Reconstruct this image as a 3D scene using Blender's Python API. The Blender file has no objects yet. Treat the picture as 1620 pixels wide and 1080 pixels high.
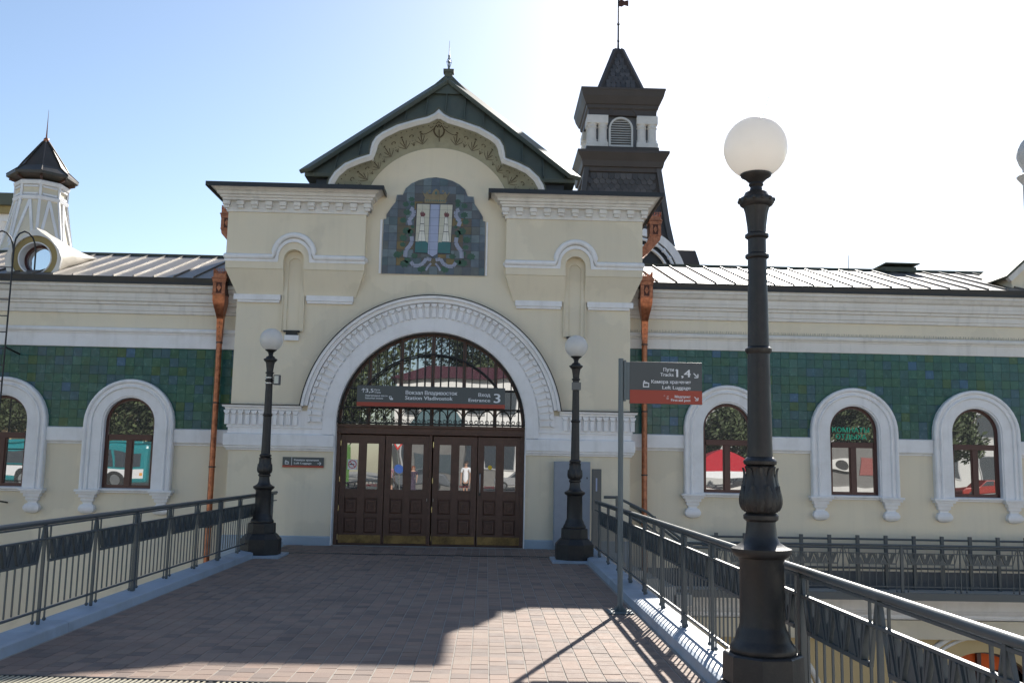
import bpy, bmesh, math, random
from math import sin, cos, pi, radians, sqrt, atan2
from mathutils import Vector, Matrix
random.seed(7)
R = random.Random(11)
scene = bpy.context.scene
COL = scene.collection
# ------------------------------------------------------------------ camera, sky, sun, exposure
cam = bpy.data.cameras.new('camera'); camo = bpy.data.objects.new('camera', cam); COL.objects.link(camo)
cam.sensor_width = 36; cam.lens = 1500/1620*36; cam.clip_start = .05; cam.clip_end = 3000
yaw, pitch, roll = radians(1.37271), radians(7.4344), radians(1.1)
fw = Vector((sin(yaw)*cos(pitch), cos(yaw)*cos(pitch), sin(pitch)))
rt = fw.cross(Vector((0, 0, 1))).normalized(); up = rt.cross(fw)
r2 = cos(roll)*rt+sin(roll)*up; u2 = cos(roll)*up-sin(roll)*rt
M = Matrix((r2, u2, -fw)).transposed().to_4x4(); M.translation = Vector((0, 0, 1.7))
camo.matrix_world = M
scene.camera = camo
SUN_EL, SUN_AZ = radians(32.4), radians(19.9)
world = bpy.data.worlds.new('World'); scene.world = world; world.use_nodes = True
wn = world.node_tree; wn.nodes.clear()
sky = wn.nodes.new('ShaderNodeTexSky'); sky.sky_type = 'NISHITA'; sky.sun_disc = False
sky.sun_elevation = SUN_EL; sky.sun_rotation = SUN_AZ; sky.dust_density = .5; sky.air_density = 1.0; sky.ozone_density = 1.3; sky.altitude = 0
bg = wn.nodes.new('ShaderNodeBackground'); bg.inputs[1].default_value = .066
wo = wn.nodes.new('ShaderNodeOutputWorld')
wn.links.new(sky.outputs[0], bg.inputs[0]); wn.links.new(bg.outputs[0], wo.inputs[0])
sl = bpy.data.lights.new('sun', 'SUN'); sl.energy = 3.75; sl.angle = radians(.53); sl.color = (1, .95, .87)
so = bpy.data.objects.new('sun', sl); COL.objects.link(so)
sd = Vector((sin(SUN_AZ)*cos(SUN_EL), cos(SUN_AZ)*cos(SUN_EL), sin(SUN_EL)))
so.rotation_euler = sd.to_track_quat('Z', 'Y').to_euler(); so.location = (10, 30, 30)
vs = scene.view_settings; vs.view_transform = 'Standard'; vs.look = 'None'; vs.gamma = 1; vs.use_curve_mapping = False; vs.exposure = 1.38
scene.cycles.max_bounces = 8
# ------------------------------------------------------------------ materials
MATS = {}
def mat(name, col, rough=.7, metal=0., var=.12, scale=2.2, bump=.15, bscale=60., rnd=0., island=0., streak=0., col2=None, c2amt=.5, c2scale=1.5, spec=.5, hue=None, coat=0., patch=0.):
    m = bpy.data.materials.new(name); m.use_nodes = True; t = m.node_tree; n = t.nodes; L = t.links
    b = n['Principled BSDF']; b.inputs['Roughness'].default_value = rough; b.inputs['Metallic'].default_value = metal
    b.inputs['Specular IOR Level'].default_value = spec; b.inputs['Coat Weight'].default_value = coat
    geo = n.new('ShaderNodeNewGeometry'); pos = geo.outputs['Position']
    n1 = n.new('ShaderNodeTexNoise'); n1.inputs['Scale'].default_value = scale; n1.inputs['Detail'].default_value = 6; L.new(pos, n1.inputs['Vector'])
    def math_(op, a, bb=None, clamp=False):
        q = n.new('ShaderNodeMath'); q.operation = op; q.use_clamp = clamp
        for i, x in enumerate((a, bb)):
            if x is None: continue
            if isinstance(x, (int, float)): q.inputs[i].default_value = x
            else: L.new(x, q.inputs[i])
        return q.outputs[0]
    def mix(f, a, bb, mode='MIX'):
        q = n.new('ShaderNodeMix'); q.data_type = 'RGBA'; q.blend_type = mode
        for s, x in (('Factor', f),):
            if isinstance(x, (int, float)): q.inputs[0].default_value = x
            else: L.new(x, q.inputs[0])
        for i, x in ((6, a), (7, bb)):
            if isinstance(x, tuple): q.inputs[i].default_value = (*x[:3], 1)
            else: L.new(x, q.inputs[i])
        return q.outputs[2]
    c = tuple(col)
    if col2:
        n2 = n.new('ShaderNodeTexNoise'); n2.inputs['Scale'].default_value = c2scale; n2.inputs['Detail'].default_value = 8; n2.inputs['Roughness'].default_value = .65; L.new(pos, n2.inputs['Vector'])
        f = math_('MULTIPLY', math_('SUBTRACT', n2.outputs[0], .5-.2*c2amt), 4.0, True)
        f = math_('MULTIPLY', f, c2amt*1.6, True)
        c = mix(f, c, tuple(col2))
    if hue:   # list of colours picked per object / per loose piece
        cr = n.new('ShaderNodeValToRGB'); e = cr.color_ramp; e.interpolation = 'CONSTANT'
        while len(e.elements) < len(hue): e.elements.new(.5)
        for i, h in enumerate(hue):
            e.elements[i].position = i/len(hue); e.elements[i].color = (*h, 1)
        if island: L.new(geo.outputs['Random Per Island'], cr.inputs[0])
        else:
            oi = n.new('ShaderNodeObjectInfo'); L.new(oi.outputs['Random'], cr.inputs[0])
        c = mix(.88, c, cr.outputs[0])
    elif rnd or island:
        if island: rs = geo.outputs['Random Per Island']; amt = island
        else:
            oi = n.new('ShaderNodeObjectInfo'); rs = oi.outputs['Random']; amt = rnd
        v = math_('ADD', math_('MULTIPLY', rs, 2*amt), 1-amt)
        cc = n.new('ShaderNodeCombineColor'); [L.new(v, cc.inputs[i]) for i in range(3)]
        c = mix(1., c, cc.outputs[0], 'MULTIPLY')
    if var:
        v = math_('ADD', math_('MULTIPLY', n1.outputs[0], 2*var), 1-var)
        if streak:
            mp = n.new('ShaderNodeMapping'); mp.inputs['Scale'].default_value = (7, 7, .35); L.new(pos, mp.inputs[0])
            n3 = n.new('ShaderNodeTexNoise'); n3.inputs['Scale'].default_value = 1; n3.inputs['Detail'].default_value = 5; L.new(mp.outputs[0], n3.inputs['Vector'])
            sv = math_('MULTIPLY', math_('SUBTRACT', n3.outputs[0], .52), 5., True)
            v = math_('MULTIPLY', v, math_('SUBTRACT', 1., math_('MULTIPLY', sv, streak)))
        cc = n.new('ShaderNodeCombineColor'); [L.new(v, cc.inputs[i]) for i in range(3)]
        c = mix(1., c, cc.outputs[0], 'MULTIPLY')
    if patch:
        n5 = n.new('ShaderNodeTexNoise'); n5.inputs['Scale'].default_value = .42; n5.inputs['Detail'].default_value = 9; n5.inputs['Roughness'].default_value = .55; L.new(pos, n5.inputs['Vector'])
        n6 = n.new('ShaderNodeTexNoise'); n6.inputs['Scale'].default_value = 1.1; n6.inputs['Detail'].default_value = 10; n6.inputs['Roughness'].default_value = .7; L.new(pos, n6.inputs['Vector'])
        p1 = math_('MULTIPLY', math_('SUBTRACT', n5.outputs[0], .535), 60., True); p2 = math_('MULTIPLY', math_('SUBTRACT', n6.outputs[0], .60), 9., True)
        v = math_('SUBTRACT', math_('SUBTRACT', 1., math_('MULTIPLY', p1, patch)), math_('MULTIPLY', p2, patch*.9))
        cc = n.new('ShaderNodeCombineColor'); [L.new(v, cc.inputs[i]) for i in range(3)]
        c = mix(1., c, cc.outputs[0], 'MULTIPLY')
    if isinstance(c, tuple): b.inputs['Base Color'].default_value = (*c, 1)
    else: L.new(c, b.inputs['Base Color'])
    if bump:
        nb = n.new('ShaderNodeTexNoise'); nb.inputs['Scale'].default_value = bscale; nb.inputs['Detail'].default_value = 4; L.new(pos, nb.inputs['Vector'])
        bm_ = n.new('ShaderNodeBump'); bm_.inputs['Strength'].default_value = bump; bm_.inputs['Distance'].default_value = .01
        L.new(nb.outputs[0], bm_.inputs['Height']); L.new(bm_.outputs[0], b.inputs['Normal'])
        rv = math_('ADD', math_('MULTIPLY', n1.outputs[0], .25), rough-.12, True); L.new(rv, b.inputs['Roughness'])
    MATS[name] = m
    return m
def glassmat(name, refl=.3, tint=(.015, .017, .018)):
    m = bpy.data.materials.new(name); m.use_nodes = True; t = m.node_tree; n = t.nodes; L = t.links
    n.clear(); o = n.new('ShaderNodeOutputMaterial')
    d = n.new('ShaderNodeBsdfPrincipled'); d.inputs['Base Color'].default_value = (*tint, 1); d.inputs['Roughness'].default_value = .4
    g = n.new('ShaderNodeBsdfGlossy'); g.inputs['Roughness'].default_value = .008; g.inputs['Color'].default_value = (.97, .98, 1, 1)
    geo = n.new('ShaderNodeNewGeometry'); nz = n.new('ShaderNodeTexNoise'); nz.inputs['Scale'].default_value = 1.9; nz.inputs['Detail'].default_value = 0
    L.new(geo.outputs['Position'], nz.inputs['Vector']); bp = n.new('ShaderNodeBump'); bp.inputs['Strength'].default_value = .10; bp.inputs['Distance'].default_value = .012
    L.new(nz.outputs[0], bp.inputs['Height']); L.new(bp.outputs[0], g.inputs['Normal'])
    mx = n.new('ShaderNodeMixShader'); fr = n.new('ShaderNodeFresnel'); fr.inputs['IOR'].default_value = 1.5
    ad = n.new('ShaderNodeMath'); ad.operation = 'ADD'; ad.use_clamp = True; ad.inputs[1].default_value = refl; L.new(fr.outputs[0], ad.inputs[0])
    L.new(ad.outputs[0], mx.inputs[0]); L.new(d.outputs[0], mx.inputs[1]); L.new(g.outputs[0], mx.inputs[2]); L.new(mx.outputs[0], o.inputs[0])
    return m
cream = mat('cream plaster', (.77, .685, .525), .85, var=.07, scale=.7, bump=.3, bscale=45, streak=.04, patch=.06, col2=(.68, .63, .52), c2amt=.35, c2scale=.6)
ochre = mat('ochre plaster', (.55, .42, .22), .85, var=.1, scale=.9, bump=.2)
white = mat('white painted stucco', (.83, .82, .82), .75, var=.05, scale=1.6, bump=.2, bscale=30, streak=.08, col2=(.62, .6, .57), c2amt=.25, c2scale=2.5)
whitew = mat('weathered white stucco', (.76, .73, .68), .78, var=.07, scale=1.8, bump=.22, bscale=30, streak=.13, col2=(.62, .58, .52), c2amt=.28, c2scale=2.2)
plinthm = mat('blue grey plinth paint', (.36, .43, .50), .7, var=.15, scale=3, bump=.3, bscale=25, col2=(.22, .25, .28), c2amt=.3)
kerbm = mat('blue grey kerb paint', (.36, .42, .49), .55, patch=.12, var=.14, scale=2.5, bump=.25, bscale=30, col2=(.3, .33, .35), c2amt=.35, c2scale=3)
darkroof = mat('dark green painted sheet metal', (.105, .115, .085), .62, .0, var=.25, scale=1.5, bump=.05, bscale=8, col2=(.07, .06, .05), c2amt=.3, spec=.35)
towerroof = mat('dark brown grey sheet metal', (.068, .058, .054), .55, var=.25, scale=2, bump=.05, bscale=8, spec=.3)
darkedge = mat('black eave flashing', (.018, .02, .022), .45, var=.15, bump=.05)
slatem = mat('dark fish scale slate', (.075, .068, .066), .55, var=.2, scale=3, bump=.1, rnd=.3)
sheet = mat('galvanised roof sheet', (.21, .19, .165), .50, .3, var=.12, scale=1.2, bump=.06, bscale=6, col2=(.25, .22, .2), c2amt=.3)
iron = mat('black cast iron paint', (.021, .020, .020), .46, var=.25, scale=9, bump=.18, bscale=70, col2=(.07, .06, .05), c2amt=.16, c2scale=14)
railm = mat('slate blue railing paint', (.07, .084, .09), .44, var=.15, scale=6, bump=.1, bscale=80, spec=.6)
polem = mat('grey green pole paint', (.13, .16, .17), .45, var=.12, scale=5, bump=.05)
wood = mat('dark brown varnished wood', (.105, .051, .034), .45, var=.3, scale=5, bump=.12, bscale=90, col2=(.075, .036, .023), c2amt=.5, c2scale=9)
brass = mat('tarnished brass', (.32, .22, .09), .42, .8, var=.3, scale=8, bump=.1, col2=(.1, .07, .035), c2amt=.6, c2scale=4)
brassb = mat('polished brass', (.75, .62, .32), .25, 1, var=.05)
steel = mat('brushed steel', (.5, .5, .5), .3, 1, var=.05)
copper = mat('copper', (.46, .175, .09), .34, .75, var=.2, scale=4, bump=.06, bscale=25, col2=(.14, .05, .028), c2amt=.45, c2scale=11)
copperd = mat('dark oxidised copper', (.10, .04, .028), .5, .6, var=.3, scale=12, bump=.15)
signm = mat('dark grey sign enamel', (.075, .085, .088), .4, var=.08, bump=0)
redm = mat('brick red sign stripe', (.36, .055, .03), .45, var=.08, bump=0)
lett = mat('white sign lettering', (.75, .77, .80), .5, var=0, bump=0)
glass = glassmat('window glass', .30)
glassd = glassmat('door glass', .27)
yellowm = mat('yellow painted trim', (.33, .25, .10), .6, var=.25, scale=5, bump=.1)
olive = mat('olive painted soffit', (.40, .38, .27), .8, var=.18, scale=3, bump=.12, bscale=20, col2=(.2, .2, .15), c2amt=.35, c2scale=3)
orn = mat('dark brown stencil paint', (.11, .085, .055), .8, var=.2, bump=0)
stone = mat('pale limestone', (.66, .63, .6), .8, var=.1, scale=4, bump=.25, bscale=30, col2=(.45, .43, .4), c2amt=.3)
concrete = mat('grey concrete', (.45, .43, .39), .85, var=.18, scale=1.2, bump=.3, bscale=20)
asphalt = mat('asphalt', (.06, .06, .062), .9, var=.2, scale=.6, bump=.3, bscale=30)
paverh = [(0.2466, 0.1695, 0.1269), (0.2700, 0.1856, 0.1375), (0.2311, 0.1568, 0.1190), (0.2776, 0.1824, 0.1322), (0.2155, 0.1534, 0.1190), (0.1922, 0.1372, 0.1082), (0.2622, 0.1761, 0.1294), (0.2933, 0.1921, 0.1403), (0.2389, 0.1632, 0.1243), (0.1691, 0.1211, 0.0976), (0.2542, 0.1761, 0.1322), (0.2737, 0.1953, 0.1456)]
pav_o = mat('concrete paver', (.26, .22, .2), .8, var=.16, scale=14, patch=.12, bump=.35, bscale=150, hue=paverh)
pav_i = mat('concrete paver far', (.26, .22, .2), .8, var=.16, scale=14, patch=.12, bump=.35, bscale=150, hue=paverh, island=1)
sandj = mat('sand joint', (.34, .31, .27), .95, var=.2, scale=8, bump=.4, bscale=100)
tileh = [(.03, .10, .10), (.045, .12, .21), (.055, .115, .05), (.05, .14, .12), (0.0279, 0.1059, 0.0872), (0.0315, 0.1130, 0.0839), (0.0261, 0.0968, 0.0872), (0.0369, 0.1161, 0.0739), (0.0279, 0.1008, 0.0916), (0.0351, 0.1232, 0.0916), (0.0333, 0.1069, 0.0695), (0.0261, 0.0927, 0.0805), (0.0297, 0.1110, 0.1005), (0.0405, 0.1211, 0.0783), (0.0333, 0.0957, 0.1192), (0.0288, 0.1008, 0.0872), (0.0387, 0.1029, 0.1416), (0.0297, 0.1110, 0.1027), (0.0333, 0.1161, 0.0805), (0.0387, 0.1110, 0.1137)]
tile_o = mat('green glazed tile', (.02, .08, .05), .24, var=.35, scale=9, bump=.12, bscale=9, hue=tileh, spec=.5)
tile_i = mat('green glazed tile far', (.02, .08, .05), .24, var=.35, scale=9, bump=.12, bscale=9, hue=tileh, island=1, spec=.5)
mos = mat('blue grey mosaic tile', (0.0960, 0.1215, 0.1430), .35, var=.4, scale=7, bump=.12, bscale=10, hue=[(0.0900, 0.1148, 0.1430), (0.1200, 0.1485, 0.1755), (0.0720, 0.0878, 0.1040), (0.1320, 0.1620, 0.1690), (0.1020, 0.1080, 0.1170), (0.1560, 0.1958, 0.2080), (0.0840, 0.1215, 0.1300), (0.1200, 0.1283, 0.1170)])
mosy = mat('ochre mosaic tile', (.2, .14, .05), .35, var=.4, scale=6, bump=.12, bscale=10, hue=[(.13, .10, .06), (.10, .085, .075), (.19, .135, .05), (.09, .09, .095), (.12, .10, .06), (.085, .085, .09)])
def flat(name, c, r=.5, v=.12): return mat(name, c, r, var=v, scale=8, bump=.03)
# ------------------------------------------------------------------ mesh builder
def arc(cx, cz, r, a0, a1, n, rz=None):
    rz = r if rz is None else rz
    return [(cx+r*cos(radians(a0+(a1-a0)*i/n)), cz+rz*sin(radians(a0+(a1-a0)*i/n))) for i in range(n+1)]
class MB:
    def __init__(s): s.v = []; s.f = []
    def add(s, vs_, fs):
        k = len(s.v); s.v += [tuple(p) for p in vs_]; s.f += [tuple(i+k for i in f) for f in fs]; return s
    def box(s, x0, x1, y0, y1, z0, z1):
        return s.add([(x0, y0, z0), (x1, y0, z0), (x1, y1, z0), (x0, y1, z0), (x0, y0, z1), (x1, y0, z1), (x1, y1, z1), (x0, y1, z1)],
                     [(0, 3, 2, 1), (4, 5, 6, 7), (0, 1, 5, 4), (1, 2, 6, 5), (2, 3, 7, 6), (3, 0, 4, 7)])
    def ring2(s, a, b, caps=True):
        n = len(a); f = [(i, (i+1) % n, n+(i+1) % n, n+i) for i in range(n)]
        if caps: f += [tuple(range(n-1, -1, -1)), tuple(range(n, 2*n))]
        return s.add(list(a)+list(b), f)
    def py(s, poly, y0, y1): return s.ring2([(x, y0, z) for x, z in poly], [(x, y1, z) for x, z in poly])
    def px(s, poly, x0, x1): return s.ring2([(x0, y, z) for y, z in poly], [(x1, y, z) for y, z in poly])
    def pz(s, poly, z0, z1): return s.ring2([(x, y, z0) for x, y in poly], [(x, y, z1) for x, y in poly])
    def loft(s, rings, caps=True, closed=True):
        n = len(rings[0]); v = [p for r in rings for p in r]; f = []
        m = n if closed else n-1
        for k in range(len(rings)-1):
            for i in range(m): f.append((k*n+i, k*n+(i+1) % n, (k+1)*n+(i+1) % n, (k+1)*n+i))
        if caps and closed: f += [tuple(range(n-1, -1, -1)), tuple((len(rings)-1)*n+i for i in range(n))]
        return s.add(v, f)
    def lathe(s, prof, cx=0, cy=0, n=24, rot=0, mod=None):
        rings = []
        for r, z in prof:
            rings.append([(cx+r*(mod(2*pi*i/n, z) if mod else 1)*cos(2*pi*i/n+rot), cy+r*(mod(2*pi*i/n, z) if mod else 1)*sin(2*pi*i/n+rot), z) for i in range(n)])
        return s.loft(rings)
    def tube(s, pts, r, n=8, closed=False):
        P = [Vector(p) for p in pts]; rr = r if isinstance(r, (list, tuple)) else [r]*len(P); rings = []; prev = None
        for i, p in enumerate(P):
            if closed: d = (P[(i+1) % len(P)]-P[i-1])
            else: d = (P[min(i+1, len(P)-1)]-P[max(i-1, 0)])
            d = d.normalized() if d.length > 1e-9 else Vector((0, 0, 1))
            if prev is None:
                a = Vector((0, 0, 1)) if abs(d.z) < .9 else Vector((1, 0, 0)); u = (a-d*a.dot(d)).normalized()
            else: u = (prev-d*prev.dot(d)).normalized()
            prev = u; w = d.cross(u)
            rings.append([p+rr[i]*(cos(2*pi*k/n)*u+sin(2*pi*k/n)*w) for k in range(n)])
        if closed: rings.append(rings[0])
        return s.loft(rings, caps=not closed)
    def bar(s, a, b, w, d, upv=(0, 1, 0)):   # flat bar a->b; w across, d along upv
        a = Vector(a); b = Vector(b); t = (b-a).normalized(); u = Vector(upv); u = (u-t*u.dot(t)).normalized(); c = t.cross(u)
        q = [c*w/2+u*d/2, -c*w/2+u*d/2, -c*w/2-u*d/2, c*w/2-u*d/2]
        return s.ring2([a+x for x in q], [b+x for x in q])
    def sweep(s, path, prof, closed=False):   # path in XY, prof (outward offset, z); outward = right of travel
        P = [Vector((x, y)) for x, y in path]; N = len(P); rings = []
        for i in range(N):
            ds = []
            if closed or i > 0: ds.append((P[i]-P[i-1]).normalized())
            if closed or i < N-1: ds.append((P[(i+1) % N]-P[i]).normalized())
            ns = [Vector((d.y, -d.x)) for d in ds]
            if len(ns) == 2:
                m = (ns[0]+ns[1]).normalized(); m = m/max(.3, m.dot(ns[0]))
            else: m = ns[0]
            rings.append([(P[i].x+m.x*o, P[i].y+m.y*o, z) for o, z in prof])
        if closed: rings.append(rings[0])
        return s.loft(rings, caps=not closed)
    def sphere(s, c, r, n=12, sz=1.):
        return s.lathe([(max(1e-4, r*sin(pi*i/n)), c[2]-r*sz*cos(pi*i/n)) for i in range(n+1)], c[0], c[1], n*2)
    def build(s, name, m, parent=None, smooth=0, bevel=0, recalc=True, loc=None):
        me = bpy.data.meshes.new(name); me.from_pydata(s.v, [], s.f)
        if recalc:
            b = bmesh.new(); b.from_mesh(me)
            bmesh.ops.recalc_face_normals(b, faces=b.faces); b.to_mesh(me); b.free()
        me.materials.append(m)
        if smooth: me.shade_smooth(); me.set_sharp_from_angle(angle=radians(smooth))
        me.update()
        return link(name, me, parent, bevel, loc)
BASE = {}
def link(name, me, parent=None, bevel=0, loc=None):
    o = bpy.data.objects.new(name, me); COL.objects.link(o)
    if loc: o.location = loc
    if parent:
        o.parent = parent
        if parent.name in BASE: o.matrix_parent_inverse = BASE[parent.name]
    if bevel:
        bv = o.modifiers.new('bevel', 'BEVEL'); bv.width = bevel; bv.segments = 2; bv.limit_method = 'ANGLE'; bv.angle_limit = radians(50)
    return o
def thing(name, label, cat, loc=(0, 0, 0), group=None, kind=None, local=False):
    o = bpy.data.objects.new(name, None); COL.objects.link(o); o.location = loc; o.empty_display_size = .3
    if not local: BASE[o.name] = Matrix.Translation(-Vector(loc))
    return tag(o, label, cat, group, kind)
def tag(o, label=None, cat=None, group=None, kind=None):
    if label: o['label'] = label
    if cat: o['category'] = cat
    if group: o['group'] = group
    if kind: o['kind'] = kind
    return o
def copy_tree(root, loc, rz=0, label=None):
    r = root.copy(); COL.objects.link(r); r.location = loc; r.rotation_euler = (0, 0, rz)
    if label: r['label'] = label
    for ch in root.children:
        c = ch.copy(); COL.objects.link(c); c.parent = r
        for g in ch.children:
            d = g.copy(); COL.objects.link(d); d.parent = c
    return r
def text(s, x0, x1, z0, h, y, m, parent, name='lettering', right=False, world_m=None):
    cu = bpy.data.curves.new('t', 'FONT'); cu.body = s; cu.extrude = 0;  cu.size = 1; cu.resolution_u = 3
    o = bpy.data.objects.new('t', cu); COL.objects.link(o); dg = bpy.context.evaluated_depsgraph_get()
    me = bpy.data.meshes.new_from_object(o.evaluated_get(dg)); bpy.data.objects.remove(o)
    xs = [v.co.x for v in me.vertices]; w = max(xs)-min(xs); mn = min(xs)
    sx = (x1-x0)/w if x1 is not None else h/.72; sz = h/.72
    for v in me.vertices: v.co = Vector((x0+(v.co.x-mn)*sx, y, z0+v.co.y*sz))
    b_ = bmesh.new(); b_.from_mesh(me); g0 = list(b_.verts)+list(b_.edges)+list(b_.faces)
    for k_, dx_ in ((1, -.035), (2, .035)):
        d_ = bmesh.ops.duplicate(b_, geom=g0); bmesh.ops.translate(b_, vec=(dx_*sz*.72, -.0002*k_, 0), verts=[q for q in d_['geom'] if isinstance(q, bmesh.types.BMVert)])
    b_.to_mesh(me); b_.free()
    me.materials.clear(); me.materials.append(m); me.name = name
    o = link(name, me, parent)
    if world_m: o.matrix_world = world_m
    return o
def clip(poly, x0, x1, z0, z1):
    for ax, lim, sg in ((0, x0, 1), (0, x1, -1), (1, z0, 1), (1, z1, -1)):
        out = []
        for i in range(len(poly)):
            a = poly[i-1]; b = poly[i]; ia = (a[ax]-lim)*sg >= 0; ib = (b[ax]-lim)*sg >= 0
            if ia != ib:
                t = (lim-a[ax])/(b[ax]-a[ax]); out.append((a[0]+t*(b[0]-a[0]), a[1]+t*(b[1]-a[1])))
            if ib: out.append(b)
        poly = out
        if not poly: return []
    return poly
AX = -1.19
# ------------------------------------------------------------------ ground and setting
tag(MB().box(-900, 900, -700, 1500, -7.4, -7.2).build('ground', asphalt), 'wide grey asphalt ground below the bridge', kind='structure')
tag(MB().box(-90, 90, -130, -2.0, -7.2, -.01).build('plaza', concrete), 'paved station square at the near end of the bridge', kind='structure')
tag(MB().box(-90, 90, -34, -16, -.009, .0).build('road', asphalt), 'asphalt road across the station square', kind='structure')
deck = tag(MB().box(-4.33, 2.13, -2, 20.3, -.55, -.0055).build('bridge_deck', sandj), 'paved footbridge deck leading to the station doors', kind='structure')
MB().box(-4.0, 1.8, 2, 19.4, -1.3, -.55).build('girder', concrete, deck)
# kerbs
for nm, x0, x1, lb in (('kerb', -4.36, -4.07, 'blue grey painted kerb under the left railing'), ('kerb', 1.82, 2.16, 'blue grey painted kerb under the right railing, sunlit near the lamp')):
    k = MB(); inn = x1 if x0 < 0 else x0; out = x0 if x0 < 0 else x1; d = 1 if x0 < 0 else -1
    yy = -2
    while yy < 19.6:
        e = min(yy+1.95, 19.65)
        pr = [(inn, -.03), (inn-d*.012, .085), (inn-d*.05, .10), (out, .115), (out, -.5)]
        k.ring2([(x, yy, z) for x, z in pr], [(x, e, z) for x, z in pr]); yy += 1.955
    tag(k.build(nm, kerbm, None, bevel=.006), lb, kind='structure')
# pavers
W, Lp = .1575, .176
def paver_mesh(w=W-.009, l=Lp-.003, h=.0):
    a, b = w/2, l/2; c = .003
    return [(-a, -b, -.03), (a, -b, -.03), (a, b, -.03), (-a, b, -.03), (-a, -b, -.005), (a, -b, -.005), (a, b, -.005), (-a, b, -.005), (-a+c, -b+c, 0), (a-c, -b+c, 0), (a-c, b-c, 0), (-a+c, b-c, 0)], \
        [(0, 1, 5, 4), (1, 2, 6, 5), (2, 3, 7, 6), (3, 0, 4, 7), (4, 5, 9, 8), (5, 6, 10, 9), (6, 7, 11, 10), (7, 4, 8, 11), (8, 9, 10, 11)]
pv, pf = paver_mesh()
pme = bpy.data.meshes.new('paver'); pme.from_pydata(pv, [], pf); pme.materials.append(pav_o)
def grate_y(x): return 7.74-.065*(x+2.5)      # far edge of the crooked grating
places = []
for i in range(37):
    cx = -4.07+W*(i+.5)+.03; y = -1.9+R.random()*Lp
    while y < 19.9:
        g = grate_y(cx); l = Lp
        if not (g-.56 < y < g-.06) and not (18.14 < y < 18.32): places.append((cx, y))
        y += Lp
vis = sorted([p for p in places if p[1] > grate_y(p[0])+.05], key=lambda p: p[1]); near = set(vis[:300]); stuff = MB()
for p in places:
    dz = R.uniform(-.0015, .0015); tx = R.uniform(-.006, .006); ty = R.uniform(-.006, .006)
    cutp = abs(p[1]-grate_y(p[0])) < .12
    if p in near and not cutp:
        o = link('paver', pme, deck, loc=(p[0]+R.uniform(-.0015, .0015), p[1], dz)); o.rotation_euler = (tx, ty, R.uniform(-.008, .008))
    else: stuff.add([(v[0]+p[0], max(v[1]+p[1], grate_y(v[0]+p[0])+.008) if cutp else v[1]+p[1], v[2]+dz+ty*v[0]+tx*v[1]) for v in pv], pf)
tag(stuff.build('paving', pav_i, deck, recalc=False), kind='stuff')
# grating across the deck at the bottom of the view
gr = thing('drain_grating', 'steel drain grating set slantwise in the pavers at the near edge', 'grating', (AX, 7.3, 0))
Mg = Matrix.Translation((AX, grate_y(AX)-.23, 0)) @ Matrix.Rotation(math.atan(-.065), 4, 'Z')
def xf(mb, Mx): mb.v = [tuple(Mx @ Vector(p)) for p in mb.v]; return mb
for a, b in ((.19, .225), (-.225, -.19)):
    xf(MB().box(-2.9, 3.0, a, b, -.03, .004), Mg).build('frame', iron, gr, bevel=.003)
gi = 0
for k in range(3):
    xa = -2.88+k*1.98; pn = MB()
    for j in range(43):
        x = xa+.045+j*.0445
        pn.box(x-.0075, x+.0075, -.185, .185, -.0035, .002)
    xf(pn, Mg)
    bars_mesh = pn.build('grate_bars', mat('worn grate steel', (.62, .56, .42), .45, .3, var=.2, scale=20) if k == 0 else MATS['worn grate steel'], gr)
    xf(MB().box(xa+1.95, xa+1.98, -.185, .185, -.03, .003), Mg).build('crossbar', iron, gr)
xf(MB().box(-2.9, 3, -.19, .19, -.0054, -.0042), Mg).build('shade_sheet', darkedge, gr)  # thin black sheet on the uncut deck, painted shade between the bars
dr = thing('trench_drain', 'narrow dark slotted drain line in front of the entrance doors', 'drain', (AX, 18.23, 0))
MB().box(-4.05, 1.8, 18.15, 18.17, -.03, .002).box(-4.05, 1.8, 18.29, 18.31, -.03, .002).build('frame', darkedge, dr)
t_ = MB()
for j in range(146): t_.box(-4.03+j*.04, -4.015+j*.04, 18.17, 18.29, -.0035, .002)
t_.build('slot_bars', iron, dr)
MB().box(-4.05, 1.8, 18.17, 18.29, -.0054, -.0042).build('shade_sheet', darkedge, dr)  # black sheet laid on the deck, its colour gives the slots their shade
# ------------------------------------------------------------------ station building
ST = thing('station_building', 'cream and white railway station with arched entrance pavilion, green tiled wings and dark roof', 'building', (AX, 20, -7.2))
XL, XR = AX-4.19, AX+4.19
DL, DR = AX-2.0, AX+2.0
gable = arc(AX, 6.91, 1.63, 158, 22, 28)
front = [(XL, -7.2), (XL, 7.3), (gable[0][0], 7.3)]+gable+[(gable[-1][0], 7.3), (XR, 7.3), (XR, -7.2), (DR, -7.2), (DR, 2.49)]+arc(AX, 2.49, 2.0, 0, 180, 48)[1:-1]+[(DL, 2.49), (DL, -7.2)]
MB().py(front, 20.0, 20.4).build('wall', cream, ST)
MB().box(XL, XL+.3, 20.4, 25, -7.2, 7.3).box(XR-.3, XR, 20.4, 25, -7.2, 7.3).box(XL+.3, XR-.3, 24.7, 25, -7.2, 7.3).box(XL+.3, XR-.3, 20.4, 24.7, 2.6, 2.7).box(XL+.3, XR-.3, 20.4, 24.7, -.3, -.04).build('inner_wall', cream, ST)
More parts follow.
